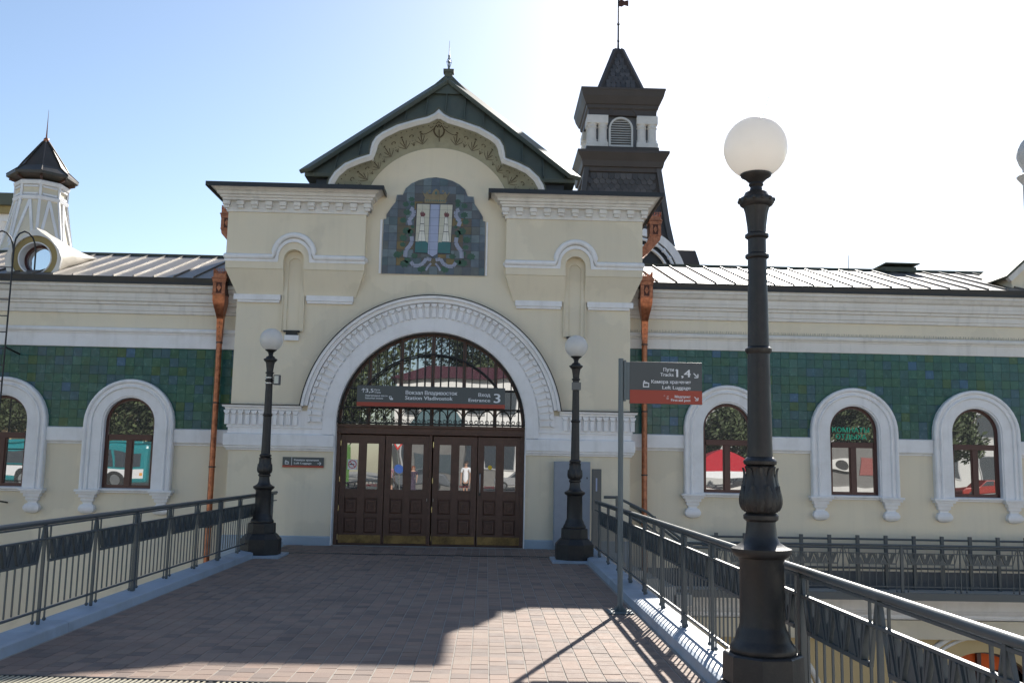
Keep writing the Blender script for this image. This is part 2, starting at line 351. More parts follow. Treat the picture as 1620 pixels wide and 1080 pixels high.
# upper corner blocks with corbel
for s in (-1, 1):
    i0, o0, i1, o1 = AX+s*1.68, AX+s*4.19, AX+s*1.5, AX+s*4.42
    def rr_(a, b, yf, z): x0, x1 = min(a, b), max(a, b); return [(x0, yf, z), (x1, yf, z), (x1, 20.42 if False else 20.001, z), (x0, 20.001, z)]
    def rs_(a, b, yf, z):
        x0, x1 = min(a, b), max(a, b); return [(x0, yf, z), (x1, yf, z), (x1, 24.9, z), (x0, 24.9, z)]
    nc = AX+s*2.99
    # block in two halves either side of the niche so the niche is a real recess
    for (a, b, fa, fb) in ((min(i0, o0), nc-.215, min(i1, o1), nc-.215), (nc+.215, max(i0, o0), nc+.215, max(i1, o1))):
        q = MB(); q.loft([rr_(a, b, 19.985, 5.18), rr_(fa, fb, 19.8, 5.70), rr_(fa, fb, 19.78, 5.72), rr_(fa, fb, 19.78, 5.90)]); q.build('corbel', cream, ST)
    blk = [(min(i1, o1), 5.90), (min(i1, o1), 7.02), (max(i1, o1), 7.02), (max(i1, o1), 5.90), (nc+.215, 5.90)]+arc(nc, 5.93, .215, 0, 180, 16)+[(nc-.215, 5.90)]
    MB().py(blk, 19.8, 20.001).build('block_wall', cream, ST)
    xs0, xs1 = (o1, XL) if s < 0 else (XR, o1)
    MB().box(xs0, xs1, 20.001, 24.9, 5.9, 7.02).build('block_wall', cream, ST)
    # niche: inner recess frame (a stepped slot), sill
    nm_ = MB(); oo = [(nc-.215, 4.42), (nc-.215, 5.93)]+arc(nc, 5.93, .215, 180, 0, 16)[1:]+[(nc+.215, 4.42), (nc+.13, 4.42)]+[(nc+.13, 5.86)]+arc(nc, 5.86, .13, 0, 180, 14)[1:]+[(nc-.13, 4.42)]
    nm_.py(oo, 19.965, 20.002); nm_.build('niche_frame', cream, ST, bevel=.006)
    MB().py([(nc-.235, 4.42), (nc-.235, 5.18), (nc-.215, 5.18), (nc-.215, 4.42)], 19.93, 20.001).py([(nc+.235, 4.42), (nc+.235, 5.18), (nc+.215, 5.18), (nc+.215, 4.42)], 19.93, 20.001).build('niche_edge', cream, ST)
    MB().box(nc-.17, nc+.17, 19.9, 20.0, 4.40, 4.43).box(nc-.12, nc+.12, 19.93, 20, 4.34, 4.40).build('niche_sill', darkedge, ST)
    MB().box(nc-.15, nc+.15, 19.93, 19.999, 4.22, 4.335).build('niche_sill_block', white, ST, bevel=.008)
    # roll moulding hopping over the niche
    e0, e1 = min(i1, o1), max(i1, o1)
    pts = [(e0, 20.6 if s < 0 else 20.0, 5.97), (e0, 19.8, 5.97), (nc-.44, 19.8, 5.97)]+[(x, 19.8, z) for x, z in arc(nc, 6.03, .42, 172, 8, 14)]+[(nc+.44, 19.8, 5.97), (e1, 19.8, 5.97), (e1, 20.0 if s < 0 else 20.6, 5.97)]
    q = MB(); q.tube([(p[0], p[1]-.02, p[2]) for p in pts], .062, 10); q.build('roll_moulding', white, ST, smooth=50)
    q = MB(); a_ = [(e0-.02, 5.86), (e0-.02, 5.93), (nc-.40, 5.93)]+arc(nc, 6.0, .37, 175, 5, 14)+[(nc+.40, 5.93), (e1+.02, 5.93), (e1+.02, 5.86), (nc+.33, 5.86)]+arc(nc, 5.98, .32, 0, 180, 14)+[(nc-.33, 5.86)]
    q.py(a_, 19.765, 19.8); q.build('hood_band', white, ST)
    # white strips
    for a, b in ((AX+s*1.72, nc-s*.27), (nc+s*.27, AX+s*4.19)):
        a, b = min(a, b), max(a, b)
        st = MB().box(a, b+(0 if s < 0 or b < XR-.01 else .06), 19.93, 19.999, 5.07, 5.19); st.box(a+.02, b-.02, 19.95, 19.999, 5.02, 5.07)
        if s > 0 and abs(b-XR) < .01: st.box(XR, XR+.06, 19.999, 20.6, 5.07, 5.19)
        if s < 0 and abs(a-XL) < .01: st.box(XL-.06, XL, 19.93, 20.6, 5.07, 5.19)
        st.build('strip_course', white, ST, bevel=.008)
    # cornice
    path = [(e0, 24.9), (e0, 19.8), (e1, 19.8), (e1, 24.9)] if True else None
    inner_end = 20.0
    path = [(e0, 24.9 if s < 0 else 20.01), (e0, 19.8), (e1, 19.8), (e1, 20.01 if s < 0 else 24.9)]
    prof = [(0, 6.93), (.03, 6.93), (.035, 7.0), (.02, 7.005), (.02, 7.16), (.11, 7.17), (.115, 7.215), (.15, 7.225), (.155, 7.265), (.20, 7.275), (.21, 7.33), (.25, 7.35), (.29, 7.40), (.35, 7.425), (0, 7.425)]
    MB().sweep(path, prof).build('cornice', whitew, ST, bevel=.004)
    MB().sweep(path, [(0, 7.425), (.37, 7.425), (.385, 7.38), (.40, 7.38), (.40, 7.475), (0, 7.50)]).build('cornice_flashing', darkedge, ST)
    dm = MB().box(-.075, .075, -.085, .02, .035, .125).box(-.06, .06, -.06, .02, -.03, .034); me = None
    nD = 10
    for k in range(nD+1):
        x = e0-.03+(e1-e0+.06)*k/nD
        if me is None: o = dm.build('dentil', whitew, ST, bevel=.006, loc=(x, 19.775, 7.03)); me = o.data
        else: o = link('dentil', me, ST, .006, (x, 19.775, 7.03))
    for k in range(3): link('dentil', me, ST, 0, ((e1+.025) if s < 0 else (e0-.025), 19.9, 7.03)).rotation_euler = (0, 0, 1.5708 if s < 0 else -1.5708)
# flat top between & behind the blocks
MB().box(AX-4.75, AX+4.75, 20.02, 25.3, 7.426, 7.49).build('flat_roof', darkedge, ST)
# ---- imposts, arch ring
zi = [2.03, 2.10, 2.26]
for s in (-1, 1):
    a, b = (XL, DL) if s < 0 else (DR, XR)
    yw = 20.6
    path = [(a, yw), (a, 20.0), (b, 20.0)] if s < 0 else [(a, 20.0), (b, 20.0), (b, yw)]
    MB().sweep(path, [(0, 1.91), (.04, 1.915), (.05, 1.95), (.075, 1.96), (.08, 2.0), (.10, 2.01), (.10, 2.245), (.04, 2.262), (0, 2.262)]).build('impost_band', white, ST, bevel=.004)
    pth2 = [(a, yw), (a, 20.0), (AX-2.26, 20.0)] if s < 0 else [(AX+2.26, 20.0), (b, 20.0), (b, yw)]
    MB().sweep(pth2, [(0, 2.262), (.03, 2.262), (.03, 2.375), (.055, 2.38), (.055, 2.42), (.045, 2.425), (.045, 2.745), (0, 2.745)]).build('frieze', white, ST)
    pth3 = [(a, yw), (a, 20.0), (AX-2.70, 20.0)] if s < 0 else [(AX+2.70, 20.0), (b, 20.0), (b, yw)]
    MB().sweep(pth3, [(0, 2.745), (.09, 2.745), (.10, 2.79), (.14, 2.80), (.15, 2.84), (0, 2.84)]).build('impost_cornice', white, ST, bevel=.004)
    MB().sweep(pth3, [(0, 2.84), (.16, 2.84), (.165, 2.855), (0, 2.87)]).build('impost_flashing', darkedge, ST)
    # plinth
    pp = [(a, yw), (a, 20.0), (b-.0, 20.0)] if s < 0 else [(a, 20.0), (b, 20.0), (b, yw)]
    MB().sweep(pp, [(0, -.6), (.03, -.6), (.03, .16), (.015, .18), (0, .18)]).build('plinth', plinthm, ST, bevel=.005)
blk_ = MB().box(-.042, .042, -.05, .0, -.105, .105)
cap_ = MB().ring2([(-.062, -.055, .045), (.062, -.055, .045), (.062, 0, .045), (-.062, 0, .045)], [(-.062, -.055, .0), (.062, -.055, 0), (.062, 0, 0), (-.062, 0, 0)])
cap_ = MB(); cap_.py([(-.062, .05), (.062, .05), (.062, .02), (.03, -.03), (-.03, -.03), (-.062, .02)], -.07, 0)
bme = cme = None
def dent(x, z, rot):
    global bme, cme
    Mx = Matrix.Rotation(rot, 4, 'Y')
    p = Mx @ Vector((0, 0, -.035)); q = Mx @ Vector((0, 0, .105))
    if bme is None:
        o = blk_.build('dentil_block', white, ST, bevel=.005, loc=(x+p.x, 19.955, z+p.z)); bme = o.data; o2 = cap_.build('dentil_cap', white, ST, bevel=.005, loc=(x+q.x, 19.955, z+q.z)); cme = o2.data
    else: o = link('dentil_block', bme, ST, .005, (x+p.x, 19.955, z+p.z)); o2 = link('dentil_cap', cme, ST, .005, (x+q.x, 19.955, z+q.z))
    o.rotation_euler = (0, rot, 0); o2.rotation_euler = (0, rot, 0)
nd = 53
for k in range(nd):
    a = pi*(k+.5)/nd; dent(AX+2.425*cos(a), 2.49+2.425*sin(a), pi/2-a)
for s in (-1, 1):
    for k in range(11):
        x = AX+s*(2.82+.142*k)
        if abs(x-AX) < 4.28: dent(x, 2.58, 0)
def ring(r0, r1, y0, y1, name, m, zb=2.49, n=56, bevel=0, drop=0):
    po = arc(AX, zb, r1, 0, 180, n); pi_ = arc(AX, zb, r0, 180, 0, n)
    if drop: po = [(AX+r1, zb-drop)]+po+[(AX-r1, zb-drop)]; pi_ = [(AX-r0, zb-drop)]+pi_+[(AX+r0, zb-drop)]
    return MB().py(po+pi_, y0, y1).build(name, m, ST, bevel=bevel)
ring(2.0, 2.26, 19.93, 19.9995, 'arch_band', white, bevel=.006, drop=.225)
ring(2.263, 2.60, 19.951, 19.9995, 'arch_frieze', white, drop=.0)
MB().py(arc(AX, 2.49, 2.68, 8, 172, 60)+arc(AX, 2.49, 2.60, 172, 8, 60), 19.87, 19.9995).build('arch_moulding', white, ST, bevel=.006)
MB().py(arc(AX, 2.49, 2.74, 7.5, 172.5, 60)+arc(AX, 2.49, 2.68, 172.5, 7.5, 60), 19.82, 19.9995).build('arch_moulding', white, ST, bevel=.006)
MB().py(arc(AX, 2.49, 2.76, 7.5, 172.5, 60)+arc(AX, 2.49, 2.74, 172.5, 7.5, 60), 19.81, 19.9995).build('arch_flashing', darkedge, ST)
# arch jamb lining
MB().py([(DL, 0), (DL, 2.49)]+arc(AX, 2.49, 2.0, 180, 0, 56)[1:]+[(DR, 0), (DR-.02, 0)]+arc(AX, 2.49, 1.98, 0, 180, 56)+[(DL+.02, 0)], 19.94, 20.3).build('arch_lining', white, ST)
# ---- doors
DY = 20.2
fr = MB(); fr.box(DL+.02, DR-.02, DY-.04, DY+.1, 2.30, 2.50); fr.box(DL+.02, DR-.02, DY-.08, DY-.04, 2.44, 2.50); fr.box(DL+.02, DR-.02, DY-.065, DY-.04, 2.30, 2.335)
fr.box(DL+.02, DL+.10, DY-.02, DY+.1, 0, 2.3); fr.box(DR-.10, DR-.02, DY-.02, DY+.1, 0, 2.3); fr.box(DL+.1, DR-.1, DY+.0, DY+.1, 0, .025)
fr.box(AX-.03, AX+.03, DY-.03, DY+.1, .02, 2.3)
fr.build('door_frame', wood, ST, bevel=.006)
lw = (3.84-.06)/4
for k in range(4):
    x0 = DL+.10+k*lw+(0 if k < 2 else .06); x1 = x0+lw-.01
    d = MB(); sx = [x0+.005, x0+.125, x0+.395, x0+.545, x0+.815, x1]
    yb0, yb1 = DY, DY+.05
    d.box(sx[0], sx[1], yb0, yb1, .03, 2.28); d.box(sx[2], sx[3], yb0, yb1, .03, 2.28); d.box(sx[4], sx[5], yb0, yb1, .03, 2.28)
    for a, b in ((sx[1], sx[2]), (sx[3], sx[4])):
        for z0, z1 in ((2.10, 2.28), (.96, 1.15), (.56, .64), (.03, .235)): d.box(a, b, yb0, yb1, z0, z1)
        d.box(a, b, yb0+.03, yb0+.045, .23, .97)
    D = d.build('door', wood, ST, bevel=.004)
    for a, b in ((sx[1], sx[2]), (sx[3], sx[4])):
        MB().box(a-.005, b+.005, yb0+.022, yb0+.03, 1.145, 2.105).build('pane', glassd, D)
        f_ = MB()
        for q in ((a, a+.012, 1.15, 2.1), (b-.012, b, 1.15, 2.1)): f_.box(q[0], q[1], yb0+.004, yb0+.022, q[2], q[3])
        f_.build('glazing_bead', wood, D)
        for z0, z1 in ((.64, .96), (.235, .56)):
            e = .018
            p = MB(); cx, cz = (a+b)/2, (z0+z1)/2; hw, hh = (b-a)/2-e, (z1-z0)/2-e
            p.loft([[(cx-hw*t, yy, cz-hh*t), (cx+hw*t, yy, cz-hh*t), (cx+hw*t, yy, cz+hh*t), (cx-hw*t, yy, cz+hh*t)] for t, yy in ((1, yb0+.03), (1, yb0+.022), (.84, yb0+.006), (.62, yb0+.006), (.58, yb0+.014), (.40, yb0+.014), (.36, yb0+.004), (.16, yb0+.004), (.10, yb0-.004))])
            p.build('panel', wood, D)
    MB().box(x0+.03, x1-.03, yb0-.006, yb0, .04, .205).build('kick_plate', brass, D, bevel=.002)
    hs = x0+.0 if k in (0, 2) else x1
    hx = (x0+.008) if k in (0, 2) else (x1-.004)
    for z in (.16, .75, 1.35, 2.1):
        MB().lathe([(.004, z-.06), (.009, z-.055), (.009, z+.055), (.004, z+.06)], hx, yb0-.008, 8).build('hinge', brassb, D)
    if k == 3:
        h = MB(); h.tube([(x0+.06, yb0, 1.5), (x0+.06, yb0-.05, 1.5), (x0+.06, yb0-.05, 1.12), (x0+.06, yb0, 1.12)], .011, 8); h.build('handle', steel, D, smooth=50)
        MB().box(x0+.035, x0+.085, yb0-.012, yb0-.001, 1.06, 1.12).box(x0+.035, x0+.085, yb0-.012, yb0-.001, 1.5, 1.53).build('lock_plate', iron, D)
        q = MB(); q.py(arc(x0+.265, 1.645, .045, 0, 345, 23), yb0+.018, yb0+.0215); q.build('yellow_disc', flat('yellow sticker', (.75, .5, .03)), D)
    if k in (1, 2): MB().tube([(x1-.03 if k == 1 else x0+.03, yb0-.02, .92), (x1-.03 if k == 1 else x0+.03, yb0-.02, .98)], .006, 6).build('keyhole_cover', steel, D)
    if k == 0:
        sx0 = x0+.165; sz0 = 1.66
        MB().box(sx0, sx0+.2, yb0-.003, yb0-.001, sz0-.11, sz0+.10).build('sticker', flat('white sticker', (.75, .75, .75)), D)
        c_ = MB(); pp = arc(sx0+.1, sz0, .088, 0, 360, 28)[:-1]; qq = arc(sx0+.1, sz0, .072, 0, 360, 28)[:-1]
        for i in range(28):
            j = (i+1) % 28; c_.add([(pp[i][0], yb0-.005, pp[i][1]), (pp[j][0], yb0-.005, pp[j][1]), (qq[j][0], yb0-.005, qq[j][1]), (qq[i][0], yb0-.005, qq[i][1])], [(0, 1, 2, 3)])
        c_.bar((sx0+.045, yb0-.005, sz0+.055), (sx0+.155, yb0-.005, sz0-.055), .014, .002); c_.build('no_smoking_ring', flat('sign red', (.55, .03, .03)), D)
        MB().box(sx0+.04, sx0+.14, yb0-.0045, yb0-.0035, sz0-.012, sz0+.008).build('cigarette_mark', iron, D)
    if k in (0, 2, 3):
        text('ВЫХОД', sx[3]+.03 if k != 3 else sx[1]+.03, sx[4]-.03 if k != 3 else sx[2]-.03, 1.21, .05, yb0+.018, flat('red lettering', (.5, .02, .03)) if k == 0 else MATS['red lettering'], D)
# ---- lunette
lf = MB().py(arc(AX, 2.49, 1.98, 0.8, 179.2, 56)+arc(AX, 2.49, 1.91, 179.2, .8, 56), DY-.03, DY+.1)
lf.build('lunette_frame', wood, ST)
xs_ = [AX-1.915]+[AX+k*.67 for k in range(-2, 3)]+[AX+1.915]
for k in range(-2, 3):
    x = AX+k*.67; zt = 2.49+sqrt(1.92**2-(k*.67)**2); MB().box(x-.038, x+.038, DY-.03, DY+.06, 2.5, zt).build('mullion', wood, ST, bevel=.006)
semi = [(AX+1.92, 2.495)]+arc(AX, 2.49, 1.92, 1, 179, 40)+[(AX-1.92, 2.495)]
for a, b in zip(xs_[:-1], xs_[1:]):
    pl = clip(semi, a+.005, b-.005, 2.5, 6)
    if len(pl) > 2: MB().py(pl, DY+.03, DY+.036).build('pane', glass, ST)
gy = DY-.12
for k in range(-11, 12):
    x = AX+k*.1675
    if abs(k*.1675) < 1.9: MB().box(x-.009, x+.009, gy-.009, gy+.009, 2.5, 2.49+sqrt(1.96**2-(k*.1675)**2)).build('grille_bar', iron, ST)
g = MB(); g.box(AX-1.8, AX+1.8, gy-.018, gy-.009, 3.25, 3.275); g.box(AX-1.96, AX+1.96, gy-.018, gy-.009, 2.85, 2.87); g.box(AX-1.97, AX+1.97, gy-.018, gy+.01, 2.52, 2.545)
g.tube([(x, gy-.015, z) for x, z in arc(AX, 2.28, 1.72, 30, 150, 40)], .018, 8)
g.tube([(x, gy-.012, z) for x, z in arc(AX, 2.49, 1.955, 1, 179, 50)], .014, 6)
for k in range(12):
    x = AX-1.8425+k*.335
    g.tube([(x+.165*cos(radians(a)), gy-.012, 2.58+.25*sin(radians(a))) for a in range(0, 181, 15)], .009, 6)
    for dx in (-.11, 0.0, .11): g.tube([(x+dx+.035*cos(radians(a)), gy-.012, 2.585+.035*sin(radians(a))) for a in range(0, 360, 40)], .006, 5, True)
g.build('grille_ornament', iron, ST)
# ---- plaque
pc = -1.24; k_ = 1/(5.686*75)
hw = [(1.10, 5.71), (1.09, 6.90), (1.04, 6.905), (1.035, 7.0), (.95, 7.14), (.85, 7.28), (.825, 7.44), (.70, 7.445)]
top = [(.70, 7.445), (.64, 7.59), (.52, 7.70), (.36, 7.78), (.18, 7.83), (0, 7.85)]
right = hw+top[1:]; out = [(pc-x, z) for x, z in right]+[(pc+x, z) for x, z in right[::-1][1:]]
MB().py([(pc+(x-pc)*1.012, 6.8+(z-6.8)*1.012) for x, z in out], 19.982, 19.9995).build('plaque_edge', flat('plaque edge plaster', (.55, .5, .42)), ST)
MB().box(pc-1.165, pc-1.115, 19.97, 19.9995, 5.71, 6.89).box(pc+1.115, pc+1.155, 19.97, 19.9995, 5.71, 6.89).build('plaque_jamb', white, ST, bevel=.006)
PQ = MB().py(out, 19.976, 19.981).build('mosaic_plaque', flat('mosaic grout', (.06, .06, .07)), ST)
ts = .1775
for i in range(13):
    for j in range(13):
        x0 = pc-1.153+i*ts; z0 = 5.71+j*ts
        pl = clip(out, x0+.003, x0+ts-.003, z0+.003, z0+ts-.003)
        if len(pl) < 3: continue
        ins = 1.9 < i < 10.9 and .5 < j < 9.5 and not (j > 7 and (i < 4 or i > 8))
        MB().py(pl, 19.966+R.uniform(-.001, .001), 19.976).build('tile', mosy if (ins and R.random() < .7) else mos, PQ)
ey = 19.963
lilac = flat('lilac glaze', (.36, .40, .55), .35); creamg = flat('cream glaze', (.55, .53, .42), .35); teal = flat('teal glaze', (.045, .15, .15), .35); leafm = flat('leaf green glaze', (.04, .10, .06), .4, .4)
ribm = flat('ribbon glaze', (.31, .33, .42), .35, .25); goldm = flat('gold glaze', (.24, .19, .10), .4, .4); maroon = flat('dark red glaze', (.16, .05, .05), .4); whg = flat('white glaze', (.72, .70, .62), .35)
darkl = flat('dark outline glaze', (.05, .04, .045), .4)
def zp(x, y): return (pc+(x-610)*.00234, 7.85-(y-108)*.002455)    # emblem drawing units to metres
def shape(pts, y, name, m, th=.0025): return MB().py([zp(*p) for p in pts], y, y+th).build(name, m, PQ)
shape([(436, 345), (778, 345), (768, 798), (640, 800), (600, 832), (560, 800), (432, 795)], ey, 'shield_outline', darkl)
shape([(446, 353), (562, 353), (556, 700), (440, 690)], ey-.002, 'shield_field', creamg)
shape([(660, 353), (772, 353), (764, 690), (648, 700)], ey-.002, 'shield_field', creamg)
shape([(568, 353), (655, 353), (644, 795), (600, 822), (556, 795)], ey-.002, 'shield_band', lilac)
for dx in (0, 208):
    shape([(440+dx, 700), (452+dx, 690), (470+dx, 695), (487+dx, 675), (505+dx, 690), (525+dx, 675), (540+dx, 690), (556+dx, 700), (554+dx, 790), (438+dx, 786)], ey-.0045, 'sea_hill', teal)
    tx = 220 if dx else 0
    for (w0, w1, z0, z1) in ((16, 18, 530, 465), (20, 22, 597, 533), (34, 28, 688, 600)):
        shape([(498+tx-w0-3, z0), (498+tx+w0+3, z0), (498+tx+w1-4, z1-3), (498+tx-w1+2, z1-3)], ey-.0035, 'tower_outline', darkl)
        shape([(498+tx-w0, z0-3), (498+tx+w0, z0-3), (498+tx+w1-7, z1), (498+tx-w1+5, z1)], ey-.005, 'tower', whg)
    shape([(475+tx, 440), (478+tx, 425), (484+tx, 435), (490+tx, 412), (498+tx, 432), (506+tx, 418), (512+tx, 436), (520+tx, 428), (524+tx, 448), (514+tx, 466), (484+tx, 466)], ey-.005, 'flame', maroon)
# ribbons, leaves, crown
def ribbon(pts, w):
    rb = MB()
    for i in range(len(pts)-1):
        a = zp(*pts[i]); b = zp(*pts[i+1]); rb.bar((a[0], ey-.002-.0003*i, a[1]), (b[0], ey-.002-.0003*i, b[1]), w, .003)
    rb.build('ribbon', ribm, PQ)
for mx in (1, -1):
    f = lambda x: 610+(x-610)*mx
    for pp, w in (([(385, 395), (415, 410), (418, 440), (405, 470), (375, 500), (390, 545)], .085), ([(405, 645), (410, 690), (390, 730), (355, 770), (352, 830)], .085), ([(405, 870), (430, 905), (480, 905), (520, 880), (545, 840), (590, 850)], .075), ([(590, 880), (560, 915), (545, 945)], .04)):
        ribbon([(f(x), y) for x, y in pp], w)
LR = random.Random(5)
def leaf(cx, cy, r, a):
    p = []
    for k in range(16):
        t = 2*pi*k/16; rad = r*(1 if k % 2 else .72)*(1+.35*cos(t)); p.append((cx+rad*cos(t+a), cy+rad*.8*sin(t+a)))
    return p
for mx in (1, -1):
    for (x, y, r) in ((400, 315, 24), (345, 365, 26), (400, 360, 20), (345, 435, 30), (325, 510, 28), (400, 490, 18), (345, 595, 34), (400, 600, 26), (320, 665, 32), (395, 640, 15), (320, 725, 24), (270, 805, 34), (345, 790, 24), (345, 880, 36), (385, 860, 28), (445, 820, 28), (490, 930, 34), (410, 555, 16)):
        shape(leaf(610+(x-610)*mx, y, r*1.25, LR.uniform(0, 6)), ey+.0005, 'leaf', leafm)
cr = MB()
cr.py([zp(*p) for p in ((515, 340), (710, 340), (716, 305), (700, 318), (748, 235), (715, 262), (700, 235), (680, 262), (655, 262), (640, 228), (616, 212), (592, 228), (575, 262), (550, 262), (535, 235), (515, 262), (484, 235), (520, 300), (510, 305))], ey-.002, ey)
for x, y in ((555, 232), (680, 232), (616, 222)):
    cr.py([zp(x+14*cos(2*pi*i/10)*(1 if i % 2 else .4), y+14*sin(2*pi*i/10)*(1 if i % 2 else .4)) for i in range(10)], ey-.004, ey-.002)
cr.build('crown', goldm, PQ)
cj = MB()
for i in range(9): cj.py([zp(530+i*20+6*cos(t), 318+6*sin(t)) for t in [2*pi*q/8 for q in range(8)]], ey-.0045, ey-.002)
cj.py([zp(616+9*cos(t), 250+16*sin(t)) for t in [2*pi*q/8 for q in range(8)]], ey-.0045, ey-.002)
cj.build('crown_jewel', teal, PQ)
gt = MB()
for i in range(1, 13):
    x = pc-1.153+i*ts
    for q in [clip(out, x-.0022, x+.0022, 5.72, 9)]:
        if len(q) > 2: z1 = max(p[1] for p in q); gt.box(x-.0018, x+.0018, ey-.0065, ey-.006, 5.72, z1-.02)
for j in range(1, 12):
    z = 5.71+j*ts; q = clip(out, pc-2, pc+2, z-.002, z+.002)
    if len(q) > 2: gt.box(min(p[0] for p in q)+.02, max(p[0] for p in q)-.02, ey-.0065, ey-.006, z-.0018, z+.0018)
gt.build('joint', flat('joint grey', (.09, .09, .10)), PQ)
# ---- kokoshnik gable canopy
KY = 19.5
half = [(2.27, 7.34), (2.235, 7.50), (2.13, 7.68), (1.93, 7.866), (1.68, 7.985), (1.42, 8.076), (1.41, 8.18), (1.375, 8.33), (1.30, 8.46), (1.17, 8.565), (.87, 8.73), (.48, 8.86), (.24, 8.925), (.10, 9.0), (0, 9.10)]
half = [(x*1.0156, (z-1.7)*1.0156+1.7) for x, z in half]
def inset(h, d):
    o_ = []
    for i, (x, z) in enumerate(h):
        a = h[max(i-1, 0)]; b = h[min(i+1, len(h)-1)]; dx, dz = b[0]-a[0], b[1]-a[1]; l = sqrt(dx*dx+dz*dz) or 1
        nx, nz = -dz/l, dx/l
        if i == len(h)-1: o_.append((0, z-d*1.7)); continue
        o_.append((max(0, x+nx*d), z+nz*d))
    return o_
def full(h): return [(AX-x, z) for x, z in h]+[(AX+x, z) for x, z in h[::-1][1:]]
o1_ = full(half); i1_ = full(inset(half, .11)); i15 = full(inset(half, .06)); i2_ = full(inset(half, .135))
prof_rings = [[(p[0], KY+.12, p[1]) for p in o1_], [(p[0], KY+.0, p[1]) for p in full(inset(half, -.005))], [(p[0], KY-.045, p[1]) for p in full(inset(half, .025))], [(p[0], KY-.06, p[1]) for p in i15], [(p[0], KY-.035, p[1]) for p in full(inset(half, .085))], [(p[0], KY-.02, p[1]) for p in i1_], [(p[0], KY+.0, p[1]) for p in i2_], [(p[0], KY+.1, p[1]) for p in i2_]]
MB().loft(prof_rings, caps=False, closed=False).build('gable_moulding', whitew, ST, smooth=40, recalc=True)
MB().loft([[(p[0], KY-.015, p[1]) for p in full(inset(half, -.0))], [(p[0], KY-.02, p[1]) for p in full(inset(half, -.03))], [(p[0], 21.9, p[1]) for p in full(inset(half, -.03))]], caps=False, closed=False).build('gable_roof_skin', darkroof, ST)
# cove between moulding and wall arc
def resample(P, n):
    L_ = [0]
    for a, b in zip(P[:-1], P[1:]): L_.append(L_[-1]+math.dist(a, b))
    o_ = []
    for k in range(n+1):
        t = L_[-1]*k/n; i = max(j for j in range(len(L_)) if L_[j] <= t+1e-9); i = min(i, len(P)-2)
        u = (t-L_[i])/((L_[i+1]-L_[i]) or 1); o_.append(tuple(P[i][q]+u*(P[i+1][q]-P[i][q]) for q in range(2)))
    return o_
NU = 96
A_ = resample(i2_, NU); B_ = resample(arc(AX, 6.86, 1.66, 168, 12, 60), NU)
def cove(u, v, off=0.):
    i = min(int(u*NU), NU-1); f = u*NU-i
    a = Vector((A_[i][0]+f*(A_[i+1][0]-A_[i][0]), A_[i][1]+f*(A_[i+1][1]-A_[i][1]))); b = Vector((B_[i][0]+f*(B_[i+1][0]-B_[i][0]), B_[i][1]+f*(B_[i+1][1]-B_[i][1])))
    p = a.lerp(b, v); yy = KY+.03+(20.0-KY-.03)*(1-(1-v)**1.6); bul = .05*sin(pi*v)
    c = Vector((AX, 6.9)); d = (p-c).normalized(); p = p+d*bul
    return Vector((p.x-d.x*off, yy-off*.6, p.y-d.y*off))
MB().loft([[cove(i/NU, v/8) for i in range(NU+1)] for v in range(9)], caps=False, closed=False).build('cove_soffit', olive, ST, smooth=50)
om = MB()
def cpoly(u, v, pts, sc=1.):   # small flat motif on the cove at (u,v); pts in metres (along, up)
    LA = 5.2; LB = .72
    vs_ = [cove(min(1, max(0, u+px_*sc/LA)), min(.99, max(.02, v-pz_*sc/LB)), .006) for px_, pz_ in pts]
    om.add(vs_, [tuple(range(len(vs_)))])
def stroke(u, v, path, w, sc=1.):
    for a, b in zip(path[:-1], path[1:]):
        d = Vector((b[0]-a[0], b[1]-a[1])); l = d.length or 1; n_ = Vector((-d.y, d.x))/l*w/2
        cpoly(u, v, [(a[0]+n_.x, a[1]+n_.y), (b[0]+n_.x, b[1]+n_.y), (b[0]-n_.x, b[1]-n_.y), (a[0]-n_.x, a[1]-n_.y)], sc)
disc = lambda r: [(r*cos(2*pi*k/10), r*sin(2*pi*k/10)) for k in range(10)]
for k in range(45):
    u = .03+.94*k/44
    if abs(u-.5) > .02: cpoly(u, .10, disc(.014))
for k in range(25):
    u = .04+.92*k/24
    if abs(u-.5) < .05: continue
    if k % 2 == 0:
        cpoly(u, .30, disc(.026)); stroke(u, .5, [(0, -.12), (0, .10)], .018)
        for sx_ in (-1, 1):
            stroke(u, .62, [(0, -.1), (sx_*.05, .03), (sx_*.07, .10)], .014); stroke(u, .66, [(0, -.1), (sx_*.09, -.02), (sx_*.13, .03)], .014)
    else:
        stroke(u, .38, [(.04*cos(t), .04*sin(t)) for t in [radians(a) for a in range(-60, 230, 30)]], .018)
        for sx_ in (-1, 0, 1): stroke(u, .72, [(0, -.05), (sx_*.04, .05)], .012); cpoly(u+sx_*.012, .58, disc(.009))
u = .5
stroke(u, .5, [(0, -.2), (0, .10)], .02)
for sx_ in (-1, 1):
    stroke(u, .42, [(sx_*.02, -.16), (sx_*.09, -.08), (sx_*.12, .02), (sx_*.1, .11), (sx_*.05, .16)], .034)
    stroke(u, .30, [(sx_*.12, .0), (sx_*.2, -.05), (sx_*.30, -.09), (sx_*.37, -.08), (sx_*.38, -.04)], .022); stroke(u, .22, [(sx_*.12, .02), (sx_*.17, 0), (sx_*.2, .03)], .018)
    cpoly(u+sx_*.006, .26, disc(.022)); stroke(u, .12, [(0, .04), (sx_*.07, -.02)], .02)
cpoly(u, .2, disc(.024))
tag(om.build('painted_ornament', orn, ST, recalc=False), kind='stuff')
